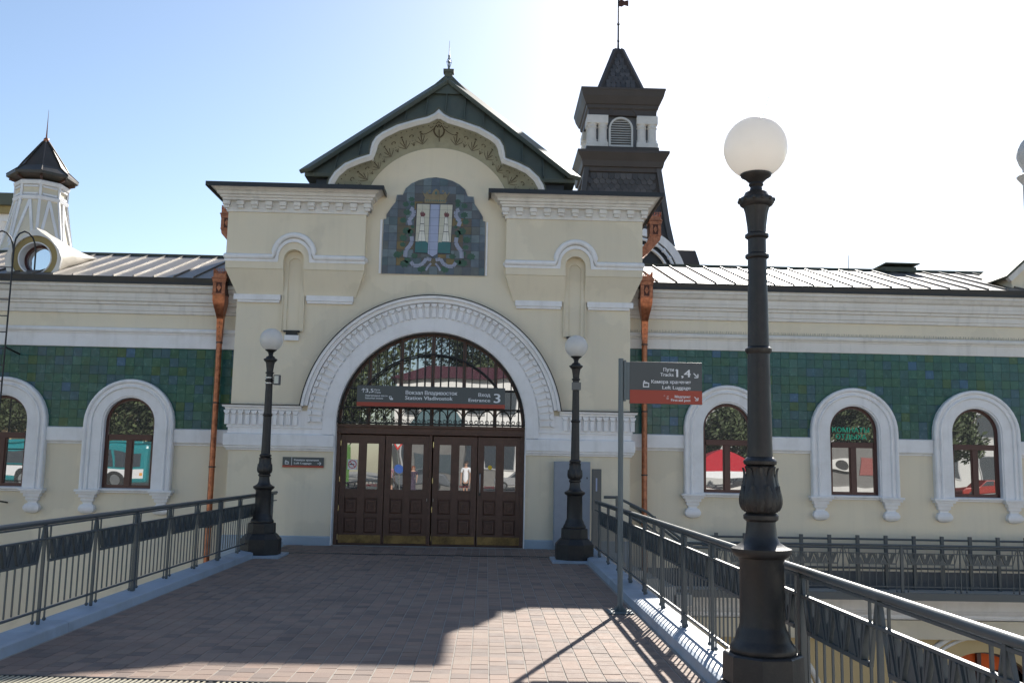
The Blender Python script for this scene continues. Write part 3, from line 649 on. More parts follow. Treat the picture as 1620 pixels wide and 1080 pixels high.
# ---- pavilion hip roof
ex0, ex1, ey0, ey1, ez = AX-2.92, AX+2.98, 20.25, 24.9, 7.98
ap = Vector((AX+.03, 22.55, 11.12))
def inter(t, a): return Vector(a).lerp(ap, t)
C4 = [(ex0, ey0, ez), (ex1, ey0, ez), (ex1, ey1, ez), (ex0, ey1, ez)]
MB().add(C4+[tuple(ap)], [(0, 1, 4), (1, 2, 4), (2, 3, 4), (3, 0, 4), (3, 2, 1, 0)]).build('hip_roof', darkroof, ST)
MB().box(ex0-.02, ex1+.02, ey0-.03, ey1+.02, ez-.10, ez-.002).build('roof_eave', darkroof, ST, bevel=.02)
MB().box(ex0+.22, ex1-.22, ey0+.1, ey1-.2, 7.49, ez-.10).build('roof_drum', darkedge, ST)
hp = MB()
for c in C4[:2]:
    a = Vector(c); nrm = Vector((-.6 if c[0] < AX else .6, -.6, .55)).normalized()
    d = (ap-a).normalized(); side = d.cross(nrm).normalized()
    hp.bar(a+nrm*.04, ap+nrm*.04, .42, .10, nrm)
hp.build('hip_capping', darkroof, ST, bevel=.02)
for k in range(-6, 7):
    x = AX+k*.46; t = 1-abs(k*.46)/3.02
    a = Vector((x, ey0, ez)); b = Vector((x+(0.03)*t, ey0+(ap.y-ey0)*t, ez+(ap.z-ez)*t))
    if t > .05: MB().bar(a+Vector((0, -.02, .015)), b+Vector((0, -.02, .015)), .02, .05, (0, -.8, .55)).build('standing_seam', darkroof, ST)
for s in (-1, 1):
    for k in range(1, 8):
        y = ey0+.3+k*.5; t = 1-abs(y-ap.y)/(2.3)
        x0 = ex0 if s < 0 else ex1
        if t > .05: MB().bar((x0, y, ez+.02), Vector((x0+(ap.x-x0)*t, y+(ap.y-y)*.0, ez+(ap.z-ez)*t+.02)), .02, .05, (s*.7, 0, .7)).build('standing_seam', darkroof, ST)
MB().loft([[(ap.x-w, ap.y-w*.76, z), (ap.x+w, ap.y-w*.76, z), (ap.x+w, ap.y+w*.76, z), (ap.x-w, ap.y+w*.76, z)] for w, z in ((.56, ap.z-.50), (.52, ap.z-.44), (.10, ap.z+.10), (.10, ap.z+.2), (.13, ap.z+.2), (.13, ap.z+.28), (.07, ap.z+.28), (.03, ap.z+.30))]).build('roof_cap', darkroof, ST)
sp = MB(); sp.lathe([(.035, ap.z+.25), (.02, ap.z+.45), (.045, ap.z+.5), (.015, ap.z+.55), (.03, ap.z+.66), (.012, ap.z+.7), (.004, ap.z+1.05)], ap.x, ap.y, 8); sp.build('finial', polem, ST, smooth=50)
for k in range(4):
    a = k*pi/2
    MB().tube([(ap.x+.02*cos(a), ap.y, ap.z+.35), (ap.x+.06*cos(a), ap.y+.06*sin(a), ap.z+.5), (ap.x+.02*cos(a), ap.y, ap.z+.6)], .008, 5).build('finial_scroll', polem, ST)
# ------------------------------------------------------------------ wings
def upath(cx, r, z0, zc, n=20): return [(cx-r, z0), (cx-r, zc)]+arc(cx, zc, r, 180, 0, n)[1:]+[(cx+r, z0)]
WY = 20.6
wins = {-1: (0., [-7.65, -10.34, -13.03], -15.2, XL), 1: (.14, [5.21, 7.98, 10.67, 13.36], XR, 15.4)}
tileparts = []; 
for s in (-1, 1):
    dz, cs, x0, x1 = wins[s]; cs = sorted(cs)
    ztile = 4.07+(.22 if s > 0 else 0); zl = 2.34+(.09 if s > 0 else 0); eav = 5.43+(.15 if s > 0 else 0)
    ed = [x0]+[(a+b)/2 for a, b in zip(cs[:-1], cs[1:])]+[x1]
    wl = MB()
    for i, c in enumerate(cs):
        a, b = ed[i], ed[i+1]; sill = 1.05+dz; zc = 2.48+dz; r = .555
        wl.py([(a, sill), (a, eav+.1), (b, eav+.1), (b, sill), (c+r, sill)]+[(c+r, zc)]+arc(c, zc, r, 0, 180, 20)[1:]+[(c-r, sill)], WY, WY+.35)
        wl.box(a, b, WY, WY+.35, -1.0 if s > 0 else -7.2, sill)
    if s > 0:
        # lower storey with arched openings
        acs = [5.5, 10.74]
        aed = [x0, 8.12, x1]
        for i, c in enumerate(acs):
            a, b = aed[i], aed[i+1]; r = 1.3; zc = -3.37
            (ol := MB()).py([(a, -7.2), (a, -1.79), (b, -1.79), (b, -7.2), (c+r, -7.2), (c+r, zc)]+arc(c, zc, r, 0, 180, 30)[1:]+[(c-r, -7.2)], WY+.12, WY+.5); ol.build('lower_wall', ochre, ST)
    wall = wl.build('wall', cream, ST)
    MB().box(x0, x1, WY+2.5, WY+2.6, -7.2, 5.4).box(x0, x1, WY+.35, WY+2.5, 3.9, 4.0).box(x0, x1, WY+.35, WY+2.5, .1, .2).box(x0, x0+.1, WY+.35, WY+2.5, -7.2, 5.4).box(x1-.1, x1, WY+.35, WY+2.5, -7.2, 5.4).build('inner_wall', flat('interior paint', (.25, .23, .2)), ST)
    # cornices
    p = [(WY, eav-.63), (WY-.05, eav-.62), (WY-.06, eav-.56), (WY-.08, eav-.55), (WY-.08, eav-.44), (WY-.13, eav-.43), (WY-.135, eav-.38), (WY-.18, eav-.36), (WY-.19, eav-.30), (WY-.20, eav-.29), (WY-.20, eav-.20), (WY-.26, eav-.17), (WY-.30, eav-.10), (WY-.33, eav-.09), (WY-.335, eav-.005), (WY, eav-.005)]
    xa, xb = (x0, x1-.01) if s < 0 else (x0+.01, x1)
    MB().px(p, xa, xb).build('wing_cornice', whitew, ST, bevel=.004)
    zb = eav-.94+(.0 if s < 0 else -.0)
    p = [(WY, ztile-.005), (WY-.045, ztile), (WY-.05, zb-.14), (WY-.065, zb-.13), (WY-.07, zb-.10), (WY-.11, zb-.09), (WY-.125, zb-.05), (WY-.11, zb-.01), (WY-.08, zb), (WY, zb+.01)]
    MB().px(p, xa, xb).build('string_course', whitew if s > 0 else white, ST, bevel=.004)
    if s > 0:
        bs = MB()
        x = xa+.05
        while x < 12.6:
            yy = WY-.05+R.uniform(-.02, .02); bs.tube([(x, WY-.04, zb), (x+R.uniform(-.02, .02), yy, zb+.07)], .0022, 3); x += .028
        tag(bs.build('bird_spikes', iron, ST), kind='stuff')
    # gutter
    MB().px([(WY-.33, eav), (WY-.36, eav+.01), (WY-.385, eav+.13), (WY-.33, eav+.145), (WY+.1, eav+.12), (WY+.1, eav)], xa, xb+0).build('gutter', darkedge, ST)
    MB().box(xa, xb, WY-.375, WY-.355, eav-.02, eav+.03).build('gutter_edge', darkedge, ST)
    # roof
    rz0, rz1, ry = eav+.14, 6.72+(.06 if s > 0 else 0), 23.5
    MB().add([(xa, WY-.34, rz0), (xb, WY-.34, rz0), (xb, ry, rz1), (xa, ry, rz1), (xa, ry+3.3, rz0), (xb, ry+3.3, rz0), (xa, WY-.34, rz0-.05), (xb, WY-.34, rz0-.05)], [(0, 1, 2, 3), (3, 2, 5, 4), (0, 6, 7, 1)]).build('wing_roof', sheet, ST, recalc=False)
    x = xa+.2; nx = 0; sme = None
    sl_ = Vector((0, ry-(WY-.34), rz1-rz0)); ang = atan2(sl_.z, sl_.y)
    while x < xb:
        if sme is None: o = MB().box(-.011, .011, 0, sl_.length, .0, .036).build('roof_seam', sheet, ST, loc=(x, WY-.34, rz0)); sme = o.data
        else: o = link('roof_seam', sme, ST, 0, (x, WY-.34, rz0))
        o.rotation_euler = (ang, 0, 0); x += .43
    MB().box(xa, xb, ry-.05, ry+.05, rz1-.01, rz1+.05).build('ridge_cap', darkroof, ST)
    # ledge under tiles
    gaps = [x0 if s > 0 else x0]; segs = []; cur = xa
    for c in cs: segs.append((cur, c-.955)); cur = c+.955
    segs.append((cur, xb))
    for a, b in segs:
        if b > a: MB().px([(WY, zl-.36), (WY-.03, zl-.355), (WY-.035, zl-.33), (WY-.06, zl-.31), (WY-.085, zl-.29), (WY-.09, zl-.02), (WY-.05, zl), (WY, zl)], a, b).build('ledge', white, ST, bevel=.004)
    # tiles
    tb = MB()
    for i, c in enumerate(cs):
        tb.py([(ed[i], zl), (ed[i], ztile), (ed[i+1], ztile), (ed[i+1], zl), (c+.6, zl)]+arc(c, 2.46+dz, .6, 0, 180, 16)+[(c-.6, zl)], WY-.012, WY-.0005)
    tb.build('tile_bed', MATS.get('dark green mortar') or flat('dark green mortar', (.03, .06, .045)), ST)
    T = .189; z = zl+.003; row = 0
    while z < ztile-.02:
        h = min(T, ztile-z); x = x0+.01 if s > 0 else x1-.01-T
        while (x < x1 if s > 0 else x > x0-T):
            cx = x+T/2; cz = z+h/2; ok = True
            for c in cs:
                if abs(cx-c) < .62+T/2 and cz < 2.42+dz+.62: 
                    if abs(cx-c) < .6 or cz < 2.5: ok = False
                if math.hypot(cx-c, max(0, cz-(2.42+dz))) < .70: ok = False
            if ok: tileparts.append((cx, cz, T, h, s))
            x += T*s
        z += T; row += 1
    # windows
    for i, c in enumerate(cs):
        zc = 2.42+dz; r = .96
        su = MB(); su.py(upath(c, .955, 1.0+dz, zc)+upath(c, .565, 1.0+dz, 2.45+dz)[::-1], WY-.11, WY-.0005)
        S = su.build('window_surround', white, ST, bevel=.008)
        for rr, yy, tr in ((.915, WY-.11, .045), (.80, WY-.115, .03)):
            q = MB(); q.tube([(x_, yy, z_) for x_, z_ in upath(c, rr, 1.03+dz, zc, 24)], tr, 8); q.build('moulding', white, S, smooth=60)
        q = MB(); q.py(upath(c, .564, 1.03+dz, 2.45+dz)+upath(c, .535, 1.03+dz, 2.45+dz)[::-1], WY-.09, WY+.1); q.build('reveal', white, S)
        sill = MB().px([(WY, .96+dz), (WY-.05, .965+dz), (WY-.055, 1.0+dz), (WY-.10, 1.01+dz), (WY-.105, 1.05+dz), (WY+.1, 1.07+dz), (WY+.1, .96+dz)], c-.66, c+.66); sill.build('window_sill', white, ST, bevel=.004)
        for q_ in (-1, 1):
            bx = c+q_*.77; b_ = MB()
            b_.box(bx-.25, bx+.25, WY-.20, WY, .98+dz, 1.03+dz); b_.box(bx-.22, bx+.22, WY-.17, WY, .93+dz, .98+dz); b_.box(bx-.17, bx+.17, WY-.14, WY, .86+dz, .93+dz)
            prof = [(.135, .86), (.14, .80), (.10, .76), (.09, .73), (.14, .70), (.17, .64), (.165, .59), (.13, .545), (.06, .515), (.01, .505)]
            b_.loft([[(bx-w, WY, z_+dz), (bx-w, WY-w*.75, z_+dz), (bx+w, WY-w*.75, z_+dz), (bx+w, WY, z_+dz)] for w, z_ in prof])
            b_.build('bracket', white, ST, bevel=.006)
        F_ = thing_part = None
        yf = WY+.03
        f = MB(); f.py(upath(c, .534, 1.06+dz, 2.45+dz)+upath(c, .475, 1.06+dz, 2.45+dz)[::-1], yf, yf+.06); f.box(c-.5, c+.5, yf, yf+.06, 1.06+dz, 1.13+dz); f.box(c-.46, c+.46, yf-.005, yf+.06, 2.08+dz, 2.20+dz); f.box(c-.055, c+.055, yf-.008, yf+.06, 1.1+dz, 2.08+dz)
        for q_ in (-1, 1):
            xx0, xx1 = (c-.475, c-.055) if q_ < 0 else (c+.055, c+.475)
            f.box(xx0, xx0+.025, yf+.01, yf+.05, 1.13+dz, 2.08+dz); f.box(xx1-.025, xx1, yf+.01, yf+.05, 1.13+dz, 2.08+dz)
        WF = f.build('window', flat('dark red brown frame', (.07, .022, .018), .35), ST, bevel=.004)
        MB().py(upath(c, .48, 2.19+dz, 2.45+dz), yf+.03, yf+.035).build('pane', glass, WF)
        for q_ in (-1, 1):
            xx0, xx1 = (c-.455, c-.05) if q_ < 0 else (c+.05, c+.455)
            MB().box(xx0, xx1, yf+.03, yf+.035, 1.12+dz, 2.09+dz).build('pane', glass, WF)
        if s > 0 and i == 1:
            gm = flat('green lettering', (.03, .46, .27), .5); text('КОМНАТЫ', c-.43, c+.38, 2.42+dz, .105, yf+.02, gm, WF); text('ОТДЫХА', c-.36, c+.32, 2.27+dz, .105, yf+.02, gm, WF)
tileparts.sort(key=lambda t: (t[4] < 0)*0+abs(t[0]-.0)*1.0)
def inframe(t): return -11.2 < t[0] < 12.4
cand = [t for t in tileparts if inframe(t)]; first = set(cand[:300]); tme = {}; ts_ = MB()
g_ = .0012
for t in tileparts:
    cx, cz, T, h, s = t; yy = WY-.014+R.uniform(-.0015, .0015); tl = R.uniform(-.006, .006); t2 = R.uniform(-.006, .006)
    v = [(-T/2+g_, 0, -h/2+g_), (T/2-g_, 0, -h/2+g_), (T/2-g_, 0, h/2-g_), (-T/2+g_, 0, h/2-g_)]
    c_ = .004
    vv = v+[(a+(c_ if a < 0 else -c_), -.004, b+(c_ if b < 0 else -c_)) for a, _, b in v]
    ff = [(0, 1, 5, 4), (1, 2, 6, 5), (2, 3, 7, 6), (3, 0, 4, 7), (4, 5, 6, 7)]
    if t in first:
        key = round(h, 3)
        if key not in tme:
            me = bpy.data.meshes.new('tile'); me.from_pydata(vv, [], ff); me.materials.append(tile_o); tme[key] = me
        o = link('tile', tme[key], ST, 0, (cx, yy, cz)); o.rotation_euler = (tl, 0, t2)
    else: ts_.add([(a+cx, b+yy+tl*cc*-1+t2*a, cc+cz) for a, b, cc in vv], ff)
tag(ts_.build('tile_field', tile_i, ST, recalc=False), kind='stuff')
# right lower storey trims
lx0, lx1 = XR-.3, 15.4
MB().px([(20.6, -.4), (20.585, -.41), (20.58, -.84), (20.6, -.84)], lx0+.32, lx1).build('plinth', flat('dark stained plinth', (.12, .13, .14), .8, .3), ST)
MB().px([(20.6, -1.40), (20.52, -1.38), (20.50, -1.34), (20.53, -1.30), (20.46, -1.24), (20.44, -1.20), (20.42, -1.18), (20.42, -.85), (20.6, -.85)], lx0, lx1).build('lower_cornice', white, ST)
MB().px([(20.6, -1.80), (20.57, -1.80), (20.57, -1.41), (20.6, -1.41)], lx0, lx1).build('lower_frieze', cream, ST)
MB().box(lx0, lx1, 20.715, 20.7195, -7.2, -1.8).build('lower_facing', ochre, ST) if False else None
for c in (5.5, 10.74):
    q = MB(); q.tube([(x, 20.70, z) for x, z in arc(c, -3.37, 1.75, 0, 180, 40)], .06, 8); q.tube([(x, 20.71, z) for x, z in arc(c, -3.37, 1.62, 0, 180, 40)], .035, 8); q.build('arch_moulding', whitew, ST, smooth=60)
    q = MB(); q.py(arc(c, -3.37, 1.30, 0, 180, 30)+arc(c, -3.37, 1.24, 180, 0, 30), 20.95, 21.05)
    for dx in (-.62, 0, .62): q.box(c+dx-.045, c+dx+.045, 20.95, 21.03, -7, -3.37+sqrt(1.25**2-dx*dx))
    q.box(c-1.2, c+1.2, 20.95, 21.02, -2.98, -2.86); q.build('lower_window_frame', MATS['dark red brown frame'], ST)
    MB().py([(c-1.2, -2.50), (c+1.2, -2.50)]+arc(c, -3.37, 1.25, 20, 160, 20), 21.06, 21.07).build('orange_blind', flat('orange fabric', (.75, .12, .015), .7), ST)
    MB().box(c-1.2, c+1.2, 21.1, 21.12, -2.8, -2.6).build('shelf', flat('pale shelf', (.5, .5, .5)), ST)
    MB().box(c-1.25, c+1.25, 21.06, 21.065, -7, -2.52).build('pane', glass, ST)
# gallery slab
gal = tag(MB().box(XR+.05, 15.4, 19.7, 20.42, -.86, -.75).build('gallery_floor', concrete), 'narrow concrete gallery floor along the right wing', kind='structure')
MB().box(XR+.05, 15.4, 19.66, 19.7, -.88, -.73).build('edge_strip', railm, gal)
# dormer on the left roof
dc, dzc = -9.98, 6.02
og = [(dc-.46, 5.55), (dc-.57, 5.72), (dc-.61, 5.98), (dc-.53, 6.2), (dc-.33, 6.42), (dc-.12, 6.56), (dc, 6.66), (dc+.12, 6.56), (dc+.33, 6.42), (dc+.53, 6.2), (dc+.61, 5.98), (dc+.57, 5.72), (dc+.46, 5.55)]
og = [(AX*0+x, z) for x, z in og]
def scal(P, k, cz=6.0): return [(dc+(x-dc)*k, cz+(z-cz)*k) for x, z in P]
dy = 20.55
DM = MB().loft([[(x, dy, z) for x, z in og]]+[[(dc+(x-dc)*kx, dy+o_, 5.57+(dy+o_-20.26)*.354-.03+(z-5.55)*kz) for x, z in og] for o_, kx, kz in ((.45, 1, .80), (.9, 1, .59), (1.35, .97, .40), (1.75, .9, .25), (2.1, .78, .12), (2.4, .6, .04))], caps=False, closed=False).build('dormer', mat('dull zinc hood', (.34, .31, .26), .5, .4, var=.12, scale=2, bump=.05), ST, smooth=50)
outr = og; innr = scal(og, .90)
hole = arc(dc+.02, 5.98, .34, 0, 360, 30)[:-1]
def annulus(outer, inner_c, r, y0, y1, name, m, par, n=40):
    cx, cz = inner_c; f_ = MB(); oo = []; ii = []
    for k in range(n):
        a = 2*pi*k/n; d = (cos(a), sin(a)); best = 9
        for p, q in zip(outer, outer[1:]+outer[:1]):
            ex, ez_ = q[0]-p[0], q[1]-p[1]; den = d[0]*ez_-d[1]*ex
            if abs(den) < 1e-9: continue
            t = ((p[0]-cx)*ez_-(p[1]-cz)*ex)/den; u_ = ((p[0]-cx)*d[1]-(p[1]-cz)*d[0])/den
            if t > 0 and -1e-6 <= u_ <= 1+1e-6: best = min(best, t)
        oo.append((cx+d[0]*best, cz+d[1]*best)); ii.append((cx+d[0]*r, cz+d[1]*r))
    f_.loft([[(x, y1, z) for x, z in oo], [(x, y0, z) for x, z in oo], [(x, y0, z) for x, z in ii], [(x, y1, z) for x, z in ii]], caps=False)
    return f_.build(name, m, par, smooth=30)
annulus(og, (dc+.02, 5.98), .50, dy-.03, dy+.04, 'dormer_rim', whitew, DM)
annulus(arc(dc+.02, 5.98, .51, 0, 360, 36)[:-1], (dc+.02, 5.98), .36, dy+.02, dy+.06, 'yellow_ring', yellowm, DM)
annulus(arc(dc+.02, 5.98, .365, 0, 360, 36)[:-1], (dc+.02, 5.98), .34, dy+.0, dy+.35, 'reveal', white, DM)
annulus(arc(dc+.02, 5.98, .345, 0, 360, 36)[:-1], (dc+.02, 5.98), .28, dy+.25, dy+.30, 'sash', MATS['dark red brown frame'], DM)
MB().py(arc(dc+.02, 5.98, .30, 0, 360, 30)[:-1], dy+.29, dy+.30).build('pane', glassmat('blue sky glass', .6), DM)
# small roof vent and pole on right ridge
v = MB(); v.px([(23.2, 6.72), (23.2, 6.84), (23.5, 6.92), (23.8, 6.84), (23.8, 6.72)], 9.95, 10.72); v.build('roof_vent', darkroof, ST)
MB().box(9.9, 10.77, 23.1, 23.9, 6.90, 6.93).build('vent_lid', darkroof, ST)
MB().tube([(9.11, 23.5, 6.7), (9.11, 23.5, 7.18)], .01, 5).build('rod', iron, ST)
# gable dormer at right edge
gd = MB(); gd.py([(11.75, 5.7), (11.75, 6.15), (12.5, 6.85), (13.25, 6.15), (13.25, 5.7)], 20.75, 22.6); GD = gd.build('gable_dormer', cream, ST)
for s in (-1, 1):
    MB().bar((12.5+s*.93, 21.6, 6.10), (12.5, 21.6, 6.95), .05, 2.0, (0, 1, 0)).build('gable_roof', darkroof, GD)
    MB().bar((12.5+s*.86, 20.68, 6.05), (12.5, 20.68, 6.84), .12, .12, (0, 1, 0)).build('bargeboard', whitew, GD)
    MB().bar((12.5+s*.4, 20.72, 6.0), (12.5, 20.72, 6.4), .06, .06, (0, 1, 0)).build('inner_moulding', whitew, GD)
MB().box(11.70, 13.3, 20.66, 20.78, 5.72, 5.80).build('base_moulding', whitew, GD)
# ---- copper downpipes
def hopper(x, y, z, parent, s=1.):
    H = MB(); H.box(x-.14, x+.14, y-.30, y+.02, z-.30, z); Hp = H.build('hopper', copperd, parent, bevel=.01)
    q = MB()
    for a, b in ((-.13, -.06), (.06, .13)): q.box(x+a, x+b, y-.315, y-.30, z-.27, z-.04)
    q.box(x-.14, x+.14, y-.315, y-.30, z-.30, z-.27); q.box(x-.14, x+.14, y-.315, y-.30, z-.03, z); q.build('frame', copper, Hp)
    q = MB(); q.py([(x, z-.07), (x+.05, z-.15), (x, z-.23), (x-.05, z-.15)], y-.32, y-.30); q.build('diamond', copper, Hp)
    q = MB(); q.box(x-.15, x+.15, y-.32, y+.03, z, z+.05); q.box(x-.165, x+.165, y-.335, y+.04, z+.05, z+.08); q.box(x-.14, x+.14, y-.30, y+.02, z+.08, z+.17); q.build('rim', copper, Hp, bevel=.006)
    q = MB()
    for k in range(8):
        xx = x-.13+k*.037
        for yy in (y-.31, y+.01): q.lathe([(.004, z+.16), (.009, z+.20), (.005, z+.23), (.010, z+.25), (.002, z+.275)], xx, yy, 6)
    for k in range(1, 7):
        for xx in (x-.13, x+.13): q.lathe([(.004, z+.16), (.009, z+.20), (.005, z+.23), (.010, z+.25), (.002, z+.275)], xx, y-.31+k*.045, 6)
    q.build('crown_spikes', copper, Hp)
    return Hp
def downpipe(x, ztop, zbot, s):
    e = bpy.data.objects.new('downpipe', None); COL.objects.link(e); e.parent = ST; e.matrix_parent_inverse = BASE[ST.name]
    y = 20.42
    z = ztop-.17
    Hp = hopper(x, y-.02, z, ST)
    q = MB(); q.loft([[(x-w+o_, y-.32+f_, zz), (x+w+o_, y-.32+f_, zz), (x+w+o_, y, zz), (x-w+o_, y, zz)] for w, f_, o_, zz in ((.13, 0, 0, z-.30), (.13, .01, 0, z-.42), (.11, .06, .0, z-.55), (.085, .14, 0, z-.68), (.07, .19, 0, z-.78), (.07, .20, 0, z-.80), (.055, .20, 0, z-1.25), (.052, .2, 0, z-1.27))]); q.build('funnel', copper, Hp, smooth=30)
    q = MB()
    for k in range(4): q.lathe([(.012, -.004), (.012, .004)], 0, 0, 6) if False else q.box(x-.012, x+.012, y-.125-.0, y-.118, z-.88-k*.1, z-.86-k*.1)
    q.build('rivet', copperd, Hp)
    q = MB(); q.tube([(x, y-.06, z-1.25), (x, y-.06, zbot+.12), (x, y-.10, zbot+.03), (x, y-.2, zbot)], .062, 14); q.build('pipe', copper, Hp, smooth=50)
    for zz in (z-1.30, 2.9, 1.55, .3, -1):
        if zz > zbot+.1: MB().lathe([(.062, zz-.015), (.07, zz-.015), (.07, zz+.015), (.062, zz+.015)], x, y-.06, 14).box(x-.012, x+.012, y-.02, WY, zz-.01, zz+.01).build('clamp', iron, Hp)
    bpy.data.objects.remove(e)
    return
downpipe(-5.80, 5.66, -6.9, -1)
downpipe(3.37, 5.82, -.75, 1)
for s, x, zt in ((-1, -6.10, 7.25), (1, 3.80, 7.35)):
    H = hopper(x, 21.75, zt, ST)
    q = MB(); q.loft([[(x-.13+d, 21.45, z), (x+.13+d, 21.45, z), (x+.13+d, 21.75, z), (x-.13+d, 21.75, z)] for d, z in ((0, zt-.30), (-s*.02, zt-.40), (-s*.30, zt-.72), (-s*.62, zt-.98), (-s*.62, zt-1.2))]); q.build('funnel', copper, H)
# ------------------------------------------------------------------ bell tower behind
BT = thing('bell_tower', 'dark slate bell tower with white paired columns, louvred window and weathervane', 'tower', (4.14, 30.3, -7.2))
bx, by = 4.12, 30.33
def sq(h, z, hy=None): hy = h if hy is None else hy; return [(bx-h, by-hy, z), (bx+h, by-hy, z), (bx+h, by+hy, z), (bx-h, by+hy, z)]
MB().loft([sq(1.85, -7.2), sq(1.85, 6.5), sq(1.75, 7.4), sq(1.35, 9.3), sq(1.17, 10.5), sq(1.15, 11.15)]).build('shaft', towerroof, BT, bevel=.02)
sme = None
for row in range(24):
    z = 7.3+row*.155; k = (z-7.4)/1.9; h = 1.76+(-.4)*min(1, k) if z < 9.3 else 1.35-.18*min(1, (z-9.3)/1.2)
    n = int((h*2-.24)/.19); sl = .21 if z < 9.3 else .15
    for i in range(n):
        x = bx-h+.14+.095*(row % 2)+i*.19
        if z > 9.9 or True:
            y = by-h-.012
            if sme is None:
                o = MB().py([(-.09, .12), (-.09, -.03), (-.05, -.09), (0, -.115), (.05, -.09), (.09, -.03), (.09, .12)], -.012, .0).build('scale_slate', slatem, BT, loc=(x, y, z)); sme = o.data
            else: o = link('scale_slate', sme, BT, 0, (x, y, z))
            o.rotation_euler = (-sl, 0, 0)
for s in (-1, 1):
    q = MB(); q.bar((bx+s*1.8, by-1.8, 6.9), (bx+s*1.38, by-1.38, 9.3), .16, .16); q.bar((bx+s*1.38, by-1.38, 9.3), (bx+s*1.15, by-1.15, 11.15), .16, .16); q.build('corner_board', slatem, BT)
cp = [(bx-1.16, by-1.16), (bx+1.16, by-1.16), (bx+1.16, by+1.16), (bx-1.16, by+1.16)]
MB().sweep(cp, [(0, 11.0), (.06, 11.02), (.06, 11.15), (.12, 11.17), (.16, 11.35), (.28, 11.55), (.30, 11.58), (.30, 11.66), (0, 11.74)], closed=True).build('lower_cornice', towerroof, BT)
MB().box(bx-1.17, bx+1.17, by-1.17, by+1.17, 11.7, 11.86).build('stage_base', towerroof, BT)
MB().box(bx-.95, bx+.95, by-.95, by+.95, 11.86, 12.95).build('belfry_core', flat('dark grey boards', (.10, .10, .105)), BT)
for sx in (-1, 1):
    for sy in (-1, 1):
        cx, cy = bx+sx*.80, by+sy*.80
        q = MB()
        ang0 = [(0, 0)]
        for (dx, dy_) in ((sx*.17, sy*.17), (-sx*.17, sy*.17), (sx*.17, -sy*.17)):
            px_, py_ = cx+dx, cy+dy_
            q.lathe([(.165, 11.86), (.17, 12.05), (.155, 12.10), (.165, 12.13), (.14, 12.15), (.138, 12.50), (.16, 12.52), (.165, 12.55), (.14, 12.58), (.17, 12.66), (.165, 12.9)], px_, py_, 16)
        q.build('column', stone, BT, smooth=40)
        MB().box(cx-.34, cx+.34, cy-.34, cy+.34, 12.64, 12.92).build('capital', stone, BT, bevel=.02)
        MB().box(cx-.345, cx+.345, cy-.345, cy+.345, 11.86, 12.02).build('column_base', stone, BT, bevel=.02)
    lv = None
wh = flat('white painted louvre', (.55, .54, .52), .6)
LW = MB().py(upath(bx-.04, .39, 11.92, 12.50)+upath(bx-.04, .33, 11.92, 12.50)[::-1], by-1.06, by-.94).build('louvre_window', wh, BT)
MB().box(bx-.43, bx+.35, by-1.07, by-.94, 11.88, 11.93).build('sill', wh, LW)
for k in range(11):
    z = 11.97+k*.079; hw_ = .33 if z < 12.5 else sqrt(max(.01, .33**2-(z-12.5)**2))
    MB().bar((bx-.04-hw_, by-1.0, z), (bx-.04+hw_, by-1.0, z), .012, .07, (0, -.8, -.6)).build('slat', wh, LW)
MB().box(bx-1.10, bx+1.10, by-1.10, by+1.10, 12.92, 13.2).build('entablature', towerroof, BT)
MB().sweep([(bx-1.1, by-1.1), (bx+1.1, by-1.1), (bx+1.1, by+1.1), (bx-1.1, by+1.1)], [(0, 13.1), (.05, 13.15), (.06, 13.25), (.10, 13.28), (.20, 13.5), (.24, 13.66), (.26, 13.70), (.26, 13.76), (0, 13.86)], closed=True).build('upper_cornice', towerroof, BT)
MB().py(arc(bx, 12.75, .55, 0, 180, 16)+arc(bx, 12.75, .47, 180, 0, 16), by-1.125, by-1.1).build('window_hood', towerroof, BT)
MB().loft([sq(.74, 13.84), sq(.12, 15.55), sq(.10, 15.62), sq(.01, 15.7)]).build('spire', towerroof, BT)
sme2 = None
for row in range(10):
    z = 13.95+row*.15; h = .74-(z-13.84)*.363; n = max(0, int((h*2-.2)/.16))
    for i in range(n):
        x = bx-(n-1)*.08+i*.16
        o = link('scale_slate', sme, BT, 0, (x, by-h-.012, z)); o.rotation_euler = (-.35, 0, 0); o.scale = (.85, 1, .8)
for sx in (-1, 1):
    for sy in (-1,): MB().bar((bx+sx*.74, by+sy*.74, 13.86), (bx+sx*.11, by+sy*.11, 15.6), .15, .1, (sx*.5, sy*.5, .5)).build('spire_hip', towerroof, BT)
q = MB(); q.lathe([(.04, 15.6), (.03, 15.9), (.045, 15.95), (.03, 16.0), (.028, 16.5), (.055, 16.55), (.026, 16.6), (.024, 17.6), (.006, 17.9)], bx, by, 8); q.build('vane_rod', iron, BT, smooth=50)
q = MB(); q.py([(bx, 17.2), (bx+.12, 17.18), (bx+.2, 17.24), (bx+.34, 17.2), (bx+.34, 17.42), (bx+.2, 17.38), (bx+.12, 17.44), (bx, 17.4)], by-.01, by+.01); q.build('weathervane', copperd, BT)
